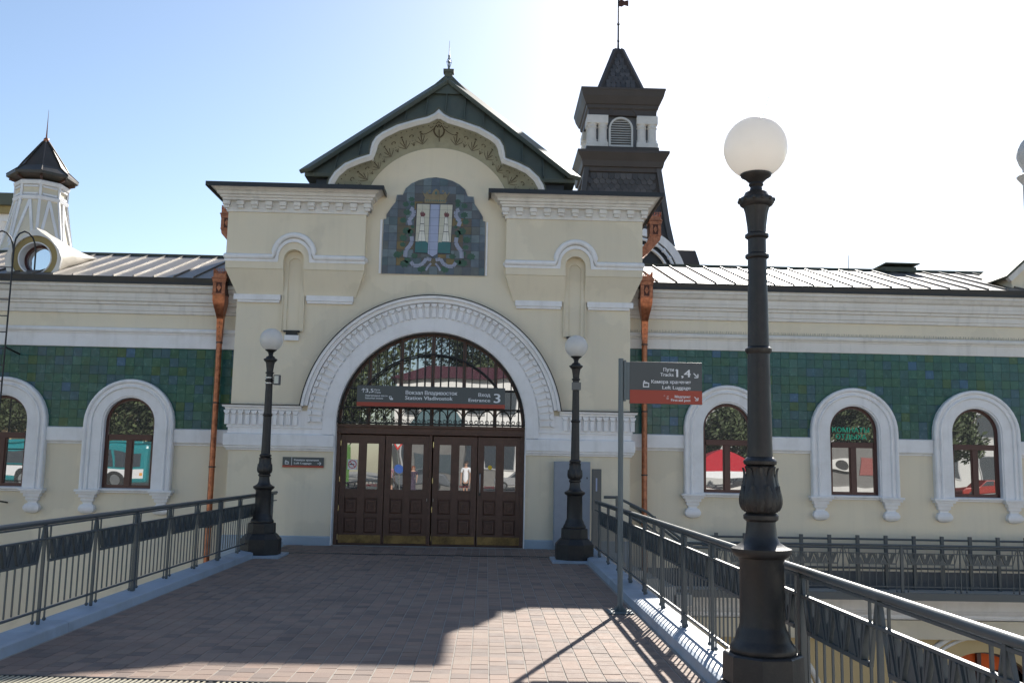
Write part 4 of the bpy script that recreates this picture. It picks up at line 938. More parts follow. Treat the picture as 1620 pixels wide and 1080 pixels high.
# arched gable and bulge at tower foot
q = MB(); q.py(arc(4.25, 7.25, 1.55, 0, 180, 30)+arc(4.25, 7.25, 1.33, 180, 0, 30), 27.5, 27.9); q.py(arc(4.25, 7.25, 1.05, 0, 180, 30)+arc(4.25, 7.25, 1.0, 180, 0, 30), 27.45, 27.6); q.build('arch_band', white, BT)
MB().py(arc(4.25, 7.25, 1.33, 0, 180, 30), 27.65, 27.7).build('arch_infill', darkedge, BT)
q = MB()
for k in range(14):
    a = pi*(k+.5)/14; q.sphere((4.25+1.24*cos(a), 27.56, 7.25+1.24*sin(a)), .07, 6)
q.tube([(x, 27.56, z) for x, z in arc(4.25, 7.25, 1.24, 0, 180, 30)], .05, 8); q.build('bead_moulding', white, BT, smooth=60)
MB().box(2.6, 5.9, 27.7, 28.9, -7.2, 7.25).build('tower_base', cream, BT)
MB().loft([[(x, 27.9, z) for x, z in arc(4.25, 7.25, 1.56, 0, 180, 24)], [(x, 29.5, z) for x, z in arc(4.25, 7.25, 1.56, 0, 180, 24)]], caps=False, closed=False).build('vault_roof', towerroof, BT)
MB().loft([sq(2.22, 7.0), sq(2.22, 7.9), sq(2.12, 8.3), sq(1.6, 8.55)]).build('side_roof', towerroof, BT, bevel=.03)
# ------------------------------------------------------------------ octagonal turret on the left
TU = thing('roof_turret', 'octagonal cream turret with white zigzag trim and pointed copper roof, behind the left wing', 'turret', (-12.2, 25.3, -7.2))
tx, ty = -12.27, 25.4
def octo(r, z, n=8): return [(tx+r*cos(2*pi*(i+.5)/n), ty+r*sin(2*pi*(i+.5)/n), z) for i in range(n)]
MB().loft([octo(.98, -7.2), octo(.98, 6.9), octo(.86, 7.25), octo(.62, 8.5), octo(.62, 8.95)]).build('shaft', cream, TU)
for r0, z0, z1 in ((.66, 8.86, 9.0), (.655, 8.45, 8.58), (1.0, 6.9, 7.05)):
    MB().loft([octo(r0-.05, z0), octo(r0+.02, z0+.02), octo(r0+.04, z1-.03), octo(r0, z1)]).build('ring_moulding', white, TU)
for i in range(8):
    a = 2*pi*(i+.5)/8; b = 2*pi*(i+1.5)/8
    P = lambda r, t, z: Vector((tx+r*(cos(a)*(1-t)+cos(b)*t), ty+r*(sin(a)*(1-t)+sin(b)*t), z))
    nrm = Vector((cos((a+b)/2), sin((a+b)/2), .1))
    q = MB(); q.bar(P(.87, .12, 7.25), P(.645, .5, 8.45), .07, .05, nrm); q.bar(P(.87, .88, 7.25), P(.645, .5, 8.45), .07, .05, nrm); q.bar(P(.875, 0, 7.1), P(.64, 0, 8.5), .06, .05, nrm); q.build('zigzag_trim', white, TU)
    q = MB(); q.bar(P(.64, .0, 8.55), P(.64, .0, 8.9), .06, .05, nrm); q.bar(P(.64, .12, 8.82), P(.64, .88, 8.82), .05, .04, nrm); q.bar(P(.64, .12, 8.62), P(.64, .88, 8.62), .05, .04, nrm); q.build('panel_trim', white, TU)
cuf = mat('browned copper sheet', (.10, .075, .055), .4, .5, var=.3, scale=3, bump=.05, col2=(.05, .06, .05), c2amt=.4, c2scale=2)
MB().loft([octo(.5, 9.0), octo(.85, 9.12), octo(.89, 9.13), octo(.89, 9.2), octo(.62, 9.42), octo(.50, 9.6), octo(.08, 10.22), octo(.02, 10.25)]).build('turret_roof', cuf, TU)
for i in range(8):
    a = 2*pi*(i+.5)/8; q = MB(); q.tube([(tx+r*cos(a), ty+r*sin(a), z) for r, z in ((.89, 9.2), (.62, 9.43), (.505, 9.62), (.08, 10.24))], .02, 5); q.build('roof_rib', cuf, TU)
    MB().bar((tx+.55*cos(a), ty+.55*sin(a), 9.02), (tx+.8*cos(a), ty+.8*sin(a), 9.10), .06, .1, (0, 0, 1)).build('eave_bracket', wood, TU)
q = MB(); q.sphere((tx, ty, 10.29), .07, 8); q.lathe([(.025, 10.3), (.012, 10.7), (.003, 11.15)], tx, ty, 6); q.build('finial', copper, TU, smooth=50)
# pinnacle at right edge
PN = thing('onion_pinnacle', 'slender pale column with ribbed onion knob beside the right roof gable', 'pinnacle', (13.93, 23.2, -7.2))
q = MB(); q.lathe([(.35, -7.2), (.35, 7.2), (.38, 7.3), (.34, 7.35), (.33, 9.1), (.36, 9.15), (.47, 9.3), (.36, 9.36), (.32, 9.4), (.32, 9.5)], 13.93, 23.2, 16); q.build('column', stone, PN, smooth=40)
q = MB(); q.lathe([(.3, 9.5), (.38, 9.65), (.44, 9.85), (.43, 10.0), (.36, 10.15), (.25, 10.3), (.12, 10.45), (.03, 10.7), (.01, 11)], 13.93, 23.2, 32, mod=lambda a, z: 1+.05*cos(8*a)); q.build('onion', stone, PN, smooth=60)
# pavilion behind far left
LB = thing('roof_pavilion', 'dark roofed pavilion with white columns and yellow cornice at the far left edge', 'pavilion', (-18, 33, -7.2))
MB().box(-20.4, -16.35, 32, 35, 10.2, 10.62).build('roof', darkroof, LB, bevel=.02); MB().loft([[(-20.4, 32, 10.62), (-16.35, 32, 10.62), (-16.35, 35, 10.62), (-20.4, 35, 10.62)], [(-18.8, 33.4, 11.0), (-17.5, 33.4, 11.0), (-17.5, 33.8, 11.0), (-18.8, 33.8, 11.0)]]).build('roof_top', darkroof, LB)
MB().box(-20.2, -16.45, 32.15, 34.9, 9.95, 10.2).build('cornice', yellowm, LB); MB().box(-20.1, -16.6, 32.3, 34.8, 9.7, 9.95).build('beam', white, LB)
for x in (-17.0, -17.9, -18.8): MB().lathe([(.2, 7.9), (.2, 8.1), (.13, 8.2), (.12, 9.3), (.2, 9.5), (.22, 9.7)], x, 32.5, 12).build('column', white, LB, smooth=40)
MB().box(-20, -16.7, 32.7, 34.7, -7.2, 9.7).build('core', flat('dark loggia', (.06, .06, .06)), LB); MB().box(-20.2, -16.5, 32.1, 34.9, -7.2, 7.9).build('lower_wall', cream, LB)
# ------------------------------------------------------------------ railings
def railing(name, label, A, B, zb, ph=0., group=None, thick_every=3, bay=1.22, top_r=.026, cat='railing', handed=1):
    A = Vector((A[0], A[1], 0)); B = Vector((B[0], B[1], 0)); L_ = (B-A).length; d = (B-A).normalized(); ang = atan2(d.y, d.x)
    T_ = thing(name, label, cat, (A.x, A.y, zb), group, local=True); T_.rotation_euler = (0, 0, ang)
    q = MB(); q.tube([(0, 0, .96), (L_, 0, .96)], top_r, 12); q.build('top_rail', railm, T_, smooth=60)
    MB().box(0, L_, -.012, .012, .915, .93).build('rail_strip', railm, T_)
    for nm, z, h, w in (('upper_rail', .79, .02, .03), ('bottom_rail', .12, .02, .028)): MB().box(0, L_, -w/2, w/2, z, z+h).build(nm, railm, T_, bevel=.003)
    n = int((L_-ph)/bay)+1; cache = {}
    def put(nm, fn, x, bev=0, smooth=0):
        if nm not in cache:
            o = fn().build(nm.split('|')[0], railm, T_, bevel=bev, smooth=smooth, loc=(x, 0, 0)); cache[nm] = o.data
        else: o = link(nm.split('|')[0], cache[nm], T_, bev, (x, 0, 0))
        return o
    def post_thick(): m_ = MB().box(-.032, .032, -.022, .022, -.0, .90); m_.py([(-.032, .90), (.032, .90), (.010, .945), (-.010, .945)], -.022, .022); return m_
    def post_thin(): m_ = MB().box(-.012, .012, -.016, .016, 0, .945); return m_
    def balu(): return MB().box(-.0065, .0065, -.0065, .0065, .15, .60)
    def endb():
        m_ = MB().box(-.007, .007, -.007, .007, .045, .93); m_.sphere((0, 0, .035), .019, 6); return m_
    def panel():
        m_ = MB(); w = bay-.26
        m_.box(0, w, -.014, .014, .575, .60)
        nm_ = 4; mw = w/nm_
        for k in range(nm_):
            c = (k+.5)*mw
            for o_ in (.028, .062, .096):
                for sg in (-1, 1): m_.bar((c+sg*o_*.35, 0, .60), (c+sg*(o_+.012), 0, .79), .017, .024 if o_ < .09 else .04)
            m_.py([(c-mw/2+.06, .60), (c-mw/2-.0+.0, .735), (c-mw/2-.06 if k else c-mw/2, .60)], -.004, .004)
            m_.py([(c-.02, .60), (c+.02, .60), (c+.012, .70), (c-.012, .70)], -.005, .005)
        return m_
    def strut(sg):
        return lambda: MB().bar((sg*.02, 0, .93), (sg*.12, 0, .58), .012, .02)
    for k in range(n+1):
        x = ph+k*bay
        if x <= L_: put('post' if k % thick_every == 0 else 'post|thin', post_thick if k % thick_every == 0 else post_thin, x, .004)
        if 0 < x-.12: 
            if x-.12 < L_ and x > .2: put('end_baluster', endb, x-.12, 0, 50); put('strut', strut(-1), x)
        if x+bay <= L_+.1:
            put('end_baluster', endb, x+.12, 0, 50); put('strut|r', strut(1), x)
            put('zigzag_panel', panel, x+.13)
            for j in range(1, 7): put('baluster', balu, x+.12+j*(bay-.24)/7)
    return T_
railing('railing', 'slate blue zigzag panel railing along the left side of the bridge', (-4.25, 19.6), (-4.25, -1.5), .11, .4)
railing('railing', 'slate blue zigzag panel railing on the bridge right side, sun on its rail', (2.04, 17.8), (2.04, -1.5), .11, .62)
railing('railing', 'gallery railing with zigzag panels below the right wing windows', (4.6, 19.78), (15.2, 19.78), -.75, .35)
# plain wall side barrier behind the gallery rail
WB = thing('barrier', 'plain close set post and tube barrier against the right wing wall behind the gallery railing', 'barrier', (4.6, 20.36, -.75), local=True)
for z in (1.04, .86, .44): q = MB(); q.tube([(0, 0, z), (10.6, 0, z)], .022, 8); q.build('rail', railm, WB, smooth=60)
pm = None
for k in range(18):
    x = .3+k*.605
    if pm is None: o = MB().box(-.035, .035, -.03, .03, .0, 1.12).build('post', railm, WB, loc=(x, 0, 0), bevel=.004); pm = o.data
    else: link('post', pm, WB, .004, (x, 0, 0))
# stair down from bridge end to gallery
SR = thing('stair', 'short concrete stair from the bridge end down to the gallery beside the right wing', 'stair', (2.2, 19.9, 0))
for k in range(6): MB().box(2.15+k*.33, 2.15+(k+1)*.33+.02, 19.3, 20.56, -1.0, -.14*(k+1)+.10-.01*k).build('step', concrete, SR)
for yy, lb in ((20.45, 'sloping handrail of the stair on the wall side'), (19.35, 'sloping handrail of the stair on the outer side')):
    H = thing('handrail', lb, 'handrail', (2.3, yy, 0), 'handrails of the stair')
    q = MB(); q.tube([(2.38, yy, 1.10), (2.65, yy, 1.10), (3.25, yy, .82), (4.15, yy, .14), (4.75, yy, .13)], .028, 10); q.build('top_rail', railm, H, smooth=60)
    q = MB(); q.tube([(2.65, yy, .86), (3.25, yy, .57), (4.15, yy, -.1), (4.75, yy, -.12)], .02, 8); q.build('mid_rail', railm, H, smooth=60)
    for x, z0, z1 in ((2.65, -.0, 1.13), (3.4, -.45, .74), (4.15, -.85, .20)): MB().box(x-.03, x+.03, yy-.025, yy+.025, z0, z1).build('post', railm, H)
# ------------------------------------------------------------------ lamps
def globe_mat():
    m = bpy.data.materials.new('milk glass'); m.use_nodes = True; t = m.node_tree; n = t.nodes; b = n['Principled BSDF']
    b.inputs['Base Color'].default_value = (.88, .86, .83, 1); b.inputs['Roughness'].default_value = .22; b.inputs['Coat Weight'].default_value = .3
    tr = n.new('ShaderNodeBsdfTranslucent'); tr.inputs[0].default_value = (.95, .91, .85, 1); mx = n.new('ShaderNodeMixShader'); mx.inputs[0].default_value = .5
    t.links.new(b.outputs[0], mx.inputs[1]); t.links.new(tr.outputs[0], mx.inputs[2]); t.links.new(mx.outputs[0], n['Material Output'].inputs[0]); return m
gm_ = globe_mat()
def lamp():
    T_ = thing('street_lamp', 'black cast iron lamp with white globe left of the doors', 'street lamp', (0, 0, 0), 'cast iron globe lamps along the bridge', local=True)
    oc = lambda prof, nm: MB().lathe(prof, 0, 0, 8, pi/8).build(nm, iron, T_, bevel=.008)
    oc([(.365, 0), (.365, .27), (.35, .285), (.30, .34), (.265, .37)], 'base')
    oc([(.255, .37), (.25, .54), (.24, .552)], 'pedestal')
    L_ = lambda prof, nm, n=32, mod=None: MB().lathe(prof, 0, 0, n, 0, mod).build(nm, iron, T_, smooth=45)
    L_([(.20, .55), (.208, .565), (.205, .59), (.185, .62), (.172, .64), (.168, .67), (.15, .70), (.143, .73), (.140, 1.12), (.15, 1.14)], 'drum')
    L_([(.15, 1.14), (.175, 1.155), (.19, 1.175), (.19, 1.20), (.155, 1.215), (.14, 1.225), (.118, 1.24), (.10, 1.28), (.094, 1.34), (.092, 1.37), (.11, 1.385), (.112, 1.41), (.095, 1.425)], 'collar')
    def ac(a, z):
        k = max(0, min(1, (z-1.425)/.305)); env = sin(pi*k); return 1+env*(.012*cos(16*a))
    pr = [(r_, 1.425+.305*q_) for q_, r_ in ((0, .092), (.04, .104), (.10, .116), (.18, .124), (.26, .126), (.34, .124), (.44, .117), (.54, .108), (.64, .100), (.74, .094), (.84, .091), (.92, .094), (.97, .100), (1, .090))]
    L_(pr, 'leaf_bulb', 96, ac)
    def rad(z):
        for (r0, z0), (r1, z1) in zip(pr[:-1], pr[1:]):
            if z0 <= z <= z1: return r0+(r1-r0)*(z-z0)/(z1-z0)
        return pr[-1][0]
    lme = None
    for lay, (zb_, zt_, wd) in enumerate(((1.432, 1.60, .036), (1.44, 1.715, .042))):
        lme = None
        for k in range(8):
            a0 = 2*pi*(k+.5*lay)/8
            if lme is None:
                q = MB(); nt, nw = 12, 6; G = []
                for i in range(nt+1):
                    t = i/nt; z = zb_+(zt_-zb_)*t; w = wd*(sin(pi*min(1, t*.86+.10))**.6)*(1+.16*cos(t*26)); curl = .014*t**3
                    for j in range(nw+1):
                        u_ = j/nw*2-1; rr = rad(z)+.004+.009*(1-abs(u_)**1.5)-.004*abs(sin(u_*5))+curl*(2-lay)*.5; an = u_*w/rad(z); G.append((rr*cos(an), rr*sin(an), z))
                q.add(G, [(i*(nw+1)+j, i*(nw+1)+j+1, (i+1)*(nw+1)+j+1, (i+1)*(nw+1)+j) for i in range(nt) for j in range(nw)])
                o = q.build('acanthus_leaf', iron, T_, smooth=60); lme = o.data
            else: o = link('acanthus_leaf', lme, T_)
            o.rotation_euler = (0, 0, a0)
    L_([(.088, 1.73), (.104, 1.738), (.108, 1.758), (.098, 1.772), (.082, 1.785)], 'ring')
    L_([(.081, 1.78), (.071, 2.47)], 'shaft')
    L_([(.071, 2.46), (.085, 2.475), (.087, 2.495), (.071, 2.51)], 'ring')
    L_([(.069, 2.5), (.062, 3.12)], 'upper_shaft')
    for z in (3.12, 3.26): L_([(.061, z-.02), (.078, z-.008), (.078, z+.01), (.061, z+.022)], 'ring')
    L_([(.060, 3.13), (.060, 3.26)], 'neck')
    fl = lambda a, z: 1-.05*max(0, cos(8*a))
    L_([(.059, 3.27), (.063, 3.33), (.075, 3.42), (.088, 3.465)], 'capital', 64, fl)
    L_([(.088, 3.46), (.108, 3.475), (.118, 3.50), (.112, 3.52), (.085, 3.535), (.075, 3.56), (.045, 3.575), (.038, 3.60), (.05, 3.615), (.045, 3.63), (.075, 3.66), (.10, 3.675), (.105, 3.69), (.10, 3.70)], 'globe_holder')
    b_ = MB()
    for k in range(12): b_.sphere((.112*cos(2*pi*k/12), .112*sin(2*pi*k/12), 3.505), .016, 4)
    b_.build('bead_ring', iron, T_, smooth=60)
    MB().sphere((0, 0, 3.875), .213, 24).build('globe', gm_, T_, smooth=90)
    return T_
lp = lamp(); lp.location = (-4.03, 17.5, .04)
lp2 = copy_tree(lp, (1.62, 17.5, .04), .0, 'black cast iron lamp with white globe right of the doors before the cabinet')
lp3 = copy_tree(lp, (1.785, 6.2, .0), .1, 'tall black cast iron lamp with large white globe in the foreground before the right railing')
for x in (-4.03, 1.62): 
    tag(MB().box(x-.42, x+.42, 17.05, 17.95, -.03, .04).build('lamp_footing', kerbm, None, bevel=.01), 'blue grey painted footing slab under the %s door lamp' % ('left' if x < 0 else 'right'), kind='structure')
for x, sg in ((-4.03, 1), (1.62, -1)):
    cmr = thing('loudspeaker', 'small grey box strapped high on the %s door lamp post' % ('left' if x < 0 else 'right'), 'speaker', (x, 17.4, 3.2))
    cx = x+sg*.11
    if sg > 0: MB().box(cx-.02, cx+.10, 17.40, 17.50, 3.08, 3.26).build('body', flat('grey plastic', (.10, .10, .10)), cmr, bevel=.008); MB().box(cx-.0, cx+.08, 17.39, 17.40, 3.10, 3.24).build('grille', steel, cmr)
    else: MB().box(x-.085, x+.085, 17.40, 17.43, 3.10, 3.24).build('body', flat('grey bracket', (.16, .16, .15)), cmr, bevel=.004)
    for z in (3.10, 3.2): MB().lathe([(.070, z), (.078, z), (.078, z+.02), (.070, z+.02)], x, 17.5, 16).build('strap', steel, cmr)
sw = thing('bird_wires', 'thin wires standing up from the foreground lamp globe', 'wire', (1.785, 6.2, 4.08))
MB().tube([(1.68, 6.2, 4.27), (1.735, 6.2, 4.085)], .0018, 4).tube([(1.89, 6.2, 4.27), (1.835, 6.2, 4.085)], .0018, 4).tube([(1.785, 6.2, 4.14), (1.785, 6.2, 4.088)], .0018, 4).build('wire', steel, sw)
# ------------------------------------------------------------------ signs
PS = thing('direction_sign', 'grey and red direction sign to tracks 1 and 4 on a tall post', 'sign', (1.60, 11.5, 0))
px0, py0 = 1.615, 11.5
q = MB(); q.tube([(px0, py0, 0), (px0, py0, 3.02)], .032, 16); q.build('post', polem, PS, smooth=60)
MB().box(px0-.15, px0+.15, py0-.15, py0+.15, .0, .015).build('base_plate', polem, PS, bevel=.003)
q = MB()
for k in range(4):
    a = k*pi/2+pi/4; q.add([(px0, py0, .015), (px0+.12*cos(a), py0+.12*sin(a), .015), (px0, py0, .11)], [(0, 1, 2)])
q.build('gusset', polem, PS)
q = MB()
for k in range(4):
    a = k*pi/2; q.lathe([(.011, .015), (.011, .035)], px0+.15*cos(a+pi/4)*.85, py0+.15*sin(a+pi/4)*.85, 6)
q.build('bolt', steel, PS)
MB().box(px0+.035, px0+.06, py0-.03, py0+.03, 2.50, 3.0).box(px0+.06, px0+.11, py0-.02, py0+.02, 2.52, 2.98).build('bracket', polem, PS, bevel=.003)
bx0, bx1 = px0+.105, 2.605; bz0, bz1 = 2.475, 2.985
BD = MB().box(bx0, bx1, py0-.025, py0+.025, bz0, bz1).build('board', signm, PS, bevel=.003)
MB().box(bx0+.001, bx1-.001, py0-.028, py0-.0255, bz0+.001, bz0+.165).build('red_band', redm, PS)
y_ = py0-.0285
def sx_(z): return bx0+(z-345)/(765-345)*(bx1-bx0)      # zoomed photo units to metres
def sz_(v): return bz1-(v-608)/(862-608)*(bz1-bz0)+0
text('Пути', sx_(540), sx_(600), sz_(664), .044, y_, lett, PS); text('Tracks', sx_(522), sx_(598), sz_(694), .044, y_, lett, PS)
text('1,4', sx_(616), sx_(698), sz_(697), .095, y_, lett, PS); MB().bar((sx_(610), y_-.0005, sz_(697)+.078), (sx_(620), y_-.0005, sz_(697)+.094), .012, .001).build('digit_flag', lett, PS)
text('Камера хранения', sx_(470), sx_(697), sz_(738), .042, y_, lett, PS); text('Left Luggage', sx_(534), sx_(697), sz_(772), .042, y_, lett, PS)
text('Медпункт', sx_(606), sx_(697), sz_(824), .032, y_, lett, PS); text('First-aid post', sx_(584), sx_(697), sz_(845), .032, y_, lett, PS)
def arrow(x, z, L_, ang, y, parent, w=.012):
    a = MB(); d = Vector((cos(ang), 0, sin(ang))); n = Vector((-d.z, 0, d.x)); c = Vector((x, y, z)); t = c+d*L_/2
    a.bar(c-d*L_/2, t, w, .002); a.bar(t, t-d*L_*.42+n*L_*.42, w, .002); a.bar(t, t-d*L_*.42-n*L_*.42, w, .002)
    return a.build('arrow', lett, parent)
arrow(sx_(728), sz_(686), .075, -pi/4, y_, PS); arrow(sx_(730), sz_(827), .06, -pi/4, y_, PS, .01)
def bag(x, z, s_, y, parent):
    m_ = MB(); m_.box(x-.5*s_, x+.5*s_, y-.001, y, z-.5*s_, z+.25*s_); m_.box(x-.5*s_, x+.2*s_, y-.001, y, z+.32*s_, z+.40*s_); m_.box(x-.38*s_, x-.18*s_, y-.001, y, z+.4*s_, z+.6*s_)
    o = m_.build('luggage_symbol', lett, parent); MB().box(x-.36*s_, x+.36*s_, y-.0025, y-.0012, z-.32*s_, z+.08*s_).build('symbol_hole', signm, parent)
bag(sx_(439), sz_(745), .075, y_, PS)
q = MB(); q.box(sx_(540), sx_(550), y_-.001, y_, sz_(814), sz_(811)); q.box(sx_(544), sx_(546.5), y_-.001, y_, sz_(818), sz_(807)); q.py([(sx_(564)+.016*cos(t), sz_(828)+.016*sin(t)) for t in [2*pi*k/12 for k in range(12)]], y_-.001, y_); q.box(sx_(560), sx_(571), y_-.001, y_, sz_(818), sz_(812)); q.build('first_aid_symbol', flat('faded pink print', (.5, .3, .28)), PS)
# main entrance sign
ES = thing('entrance_sign', 'long grey and red sign over the doors reading Station Vladivostok Entrance 3', 'sign', (AX, 19.8, 2.86))
ex0_, ex1_, ez0_, ez1_ = -2.73, .352, 2.862, 3.295; ye = 19.78
MB().box(ex0_, ex1_, ye, ye+.04, ez0_, ez1_).build('board', signm, ES, bevel=.003); MB().box(ex0_+.001, ex1_-.001, ye-.003, ye-.0005, ez0_+.001, ez0_+.085).build('red_band', redm, ES)
for x in (-2.4, -1.19, .05): MB().box(x-.015, x+.015, ye+.04, 20.1, 3.02, 3.05).build('hanger', iron, ES)
fx = lambda v: ex0_+(v-88)/(1497-88)*(ex1_-ex0_)
fz = lambda v: ez1_-(v-112)/(325-112)*(ez1_-ez0_)
yt = ye-.0035
text('Вокзал Владивосток', fx(550), fx(1040), fz(196), .080, yt, lett, ES); text('Station Vladivostok', fx(547), fx(998), fz(250), .080, yt, lett, ES)
text('Вход', fx(1243), fx(1355), fz(203), .072, yt, lett, ES); text('Entrance', fx(1150), fx(1355), fz(258), .072, yt, lett, ES); text('3', fx(1392), fx(1450), fz(264), .195, yt, lett, ES)
text('3,5', fx(168), fx(243), fz(185), .085, yt, lett, ES); text('Пути', fx(252), fx(303), fz(165), .035, yt, lett, ES); text('Tracks', fx(252), fx(313), fz(190), .035, yt, lett, ES)
text('Пригородные кассы', fx(168), fx(378), fz(224), .035, yt, lett, ES); text('Suburban tickets', fx(168), fx(337), fz(250), .035, yt, lett, ES)
arrow(fx(148), fz(165), .085, pi/2, yt, ES, .013)
q = MB(); q.py([(fx(392), fz(218)), (fx(415), fz(218)), (fx(418), fz(235)), (fx(432), fz(240)), (fx(430), fz(256)), (fx(405), fz(256)), (fx(395), fz(240))], yt-.001, yt); q.build('ticket_symbol', lett, ES); q = MB(); q.py([(fx(399), fz(223)), (fx(411), fz(223)), (fx(413), fz(238)), (fx(401), fz(238))], yt-.0025, yt-.0015); q.build('symbol_hole', signm, ES)
# left luggage wall sign
LS = thing('luggage_sign', 'small grey and red left luggage sign on the cream wall left of the doors', 'sign', (-3.83, 19.98, 1.58))
qx0, qx1, qz0, qz1 = -4.24, -3.39, 1.575, 1.785; yq = 19.965
MB().box(qx0, qx1, yq, 19.999, qz0, qz1).build('board', signm, LS, bevel=.003); MB().box(qx0, qx1, yq-.003, yq-.0005, qz0+.0, qz0+.04).build('red_band', redm, LS)
MB().box(qx0+.185, qx0+.193, yq-.003, yq-.0005, qz0+.042, qz1-.003).build('divider', lett, LS)
text('Камера хранения', qx0+.24, qx0+.75, qz0+.135, .038, yq-.002, lett, LS); text('Left Luggage', qx0+.24, qx0+.60, qz0+.070, .038, yq-.002, lett, LS); arrow(qx0+.76, qz0+.085, .075, 0, yq-.002, LS); bag(qx0+.09, qz0+.10, .075, yq-.002, LS)
# cabinet + intercom post
CB = thing('electric_cabinet', 'flat blue grey electrical cabinet on the wall behind the right door lamp', 'cabinet', (1.78, 19.8, 0))
cbm = flat('cabinet grey paint', (.27, .30, .35), .5)
MB().box(1.40, 2.15, 19.78, 19.96, .06, 1.80).build('body', cbm, CB, bevel=.008); MB().box(1.415, 2.135, 19.772, 19.7795, .08, 1.785).build('door', cbm, CB, bevel=.003); MB().box(2.07, 2.09, 19.76, 19.772, 1.45, 1.49).build('lock', iron, CB)
IP = thing('intercom_post', 'narrow dark grey call post with lit label strip beside the cabinet', 'post', (2.26, 19.3, 0))
MB().box(2.12, 2.30, 19.1, 19.25, 0, 1.66).build('column', signm, IP, bevel=.006); MB().box(2.185, 2.215, 19.094, 19.0995, 1.22, 1.48).build('label_strip', flat('pale blue label', (.3, .35, .5)), IP)
# fire ladder
FL = thing('fire_ladder', 'black steel roof ladder with arched handrails at the left edge', 'ladder', (-10.3, 19.95, -7))
for x in (-10.12, -10.60):
    q = MB(); q.tube([(x, 19.95, -2), (x, 19.95, 6.10), (x, 20.0, 6.28), (x, 20.13, 6.42), (x+.06, 20.22, 6.49), (x+.12, 20.30, 6.47), (x+.18, 20.37, 6.38), (x+.21, 20.41, 6.26), (x+.23, 20.43, 6.1), (x+.235, 20.43, 5.70)], .018, 8); q.build('stile', iron, FL, smooth=60)
    for z in (3.95, .8): MB().bar((x, 19.95, z), (x, 20.6, z-.08), .03, .03).build('wall_bracket', iron, FL)
for k in range(22): MB().tube([(-10.60, 19.95, -1.6+k*.345), (-10.12, 19.95, -1.6+k*.345)], .012, 6).build('rung', iron, FL)
# short bracket stubs on left wall
# ------------------------------------------------------------------ the square behind the camera (seen in the glass)
def foliage(name, cx, cy, cz, rx, ry, rz, n, size, m, parent, seed):
    r_ = random.Random(seed); q = MB(); blobs = [(r_.gauss(0, .38), r_.gauss(0, .38), r_.uniform(-.6, .75), r_.uniform(.28, .5)) for _ in range(16)]
    for i in range(n):
        b = r_.choice(blobs); v = Vector((r_.gauss(0, 1), r_.gauss(0, 1), r_.gauss(0, 1))).normalized()*b[3]*r_.uniform(.55, 1)
        p = Vector((cx+(b[0]+v.x)*rx, cy+(b[1]+v.y)*ry, cz+(b[2]+v.z)*rz)); s_ = size*r_.uniform(.6, 1.4)
        a = Vector((r_.gauss(0, 1), r_.gauss(0, 1), r_.gauss(0, 1))).normalized(); c = a.orthogonal().normalized(); d = a.cross(c)
        q.add([p-c*s_, p-d*s_*.45, p+c*s_, p+d*s_*.45], [(0, 1, 2, 3)])
    return q.build(name, m, parent, recalc=False)
leafg = mat('tree foliage', (.065, .085, .035), .7, var=.3, scale=.8, bump=0, island=.45)
barkm = mat('bark', (.09, .07, .05), .9, var=.3, scale=6)
def tree(x, y, h, r, label, seed, trunk=.25, cz=.62, rzf=.42):
    T_ = thing('tree', label, 'tree', (x, y, 0), 'trees around the station square'); r_ = random.Random(seed)
    q = MB(); q.tube([(x, y, 0), (x+r_.uniform(-.1, .1), y, h*.3), (x+r_.uniform(-.3, .3), y, h*.7)], [trunk, trunk*.75, trunk*.3], 8)
    for k in range(6):
        a = r_.uniform(0, 6.3); q.tube([(x, y, h*(.28+.06*k)), (x+cos(a)*r*.35, y+sin(a)*r*.35, h*(.42+.06*k)), (x+cos(a)*r*.7, y+sin(a)*r*.7, h*(.5+.07*k))], [trunk*.4, trunk*.25, trunk*.08], 5)
    q.build('trunk', barkm, T_, smooth=60); foliage('crown', x, y, h*cz, r, r, h*rzf, 17000, .21, leafg, T_, seed)
for i, (x, y, h, r, lb) in enumerate(((-28, -37, 12, 6, 'broad dark tree behind the turquoise bus'), (-17, -36, 14, 6.5, 'tall dense tree left of the maroon roofed building'), (-12.5, -33, 15, 5.2, 'tallest tree close beside the maroon roofed building'), (-42, -38, 11, 6, 'low wide tree at the far west end of the square'), (-1, -62, 21, 8, 'high tree rising behind the kiosk and maroon roof'), (12, -64, 23, 8, 'high tree rising over the middle of the maroon roof'), (24, -62, 20, 8, 'spreading tree behind the east end of the maroon roof'), (27, -30, 9, 4.5, 'small bushy tree beyond the red tent'), (36, -34, 11, 5, 'dark tree near the grey shop building'), (-52, -50, 15, 8, 'far tree beside the yellow apartment block'), (20.5, -37, 10, 3.5, 'slim tree before the pale grey office building'), (-16, -58, 22, 9, 'very tall tree far behind the dense tree'), (-30, -60, 20, 9, 'big far tree between apartment block and white building'))):
    tree(x, y, h, r, lb, 30+i)
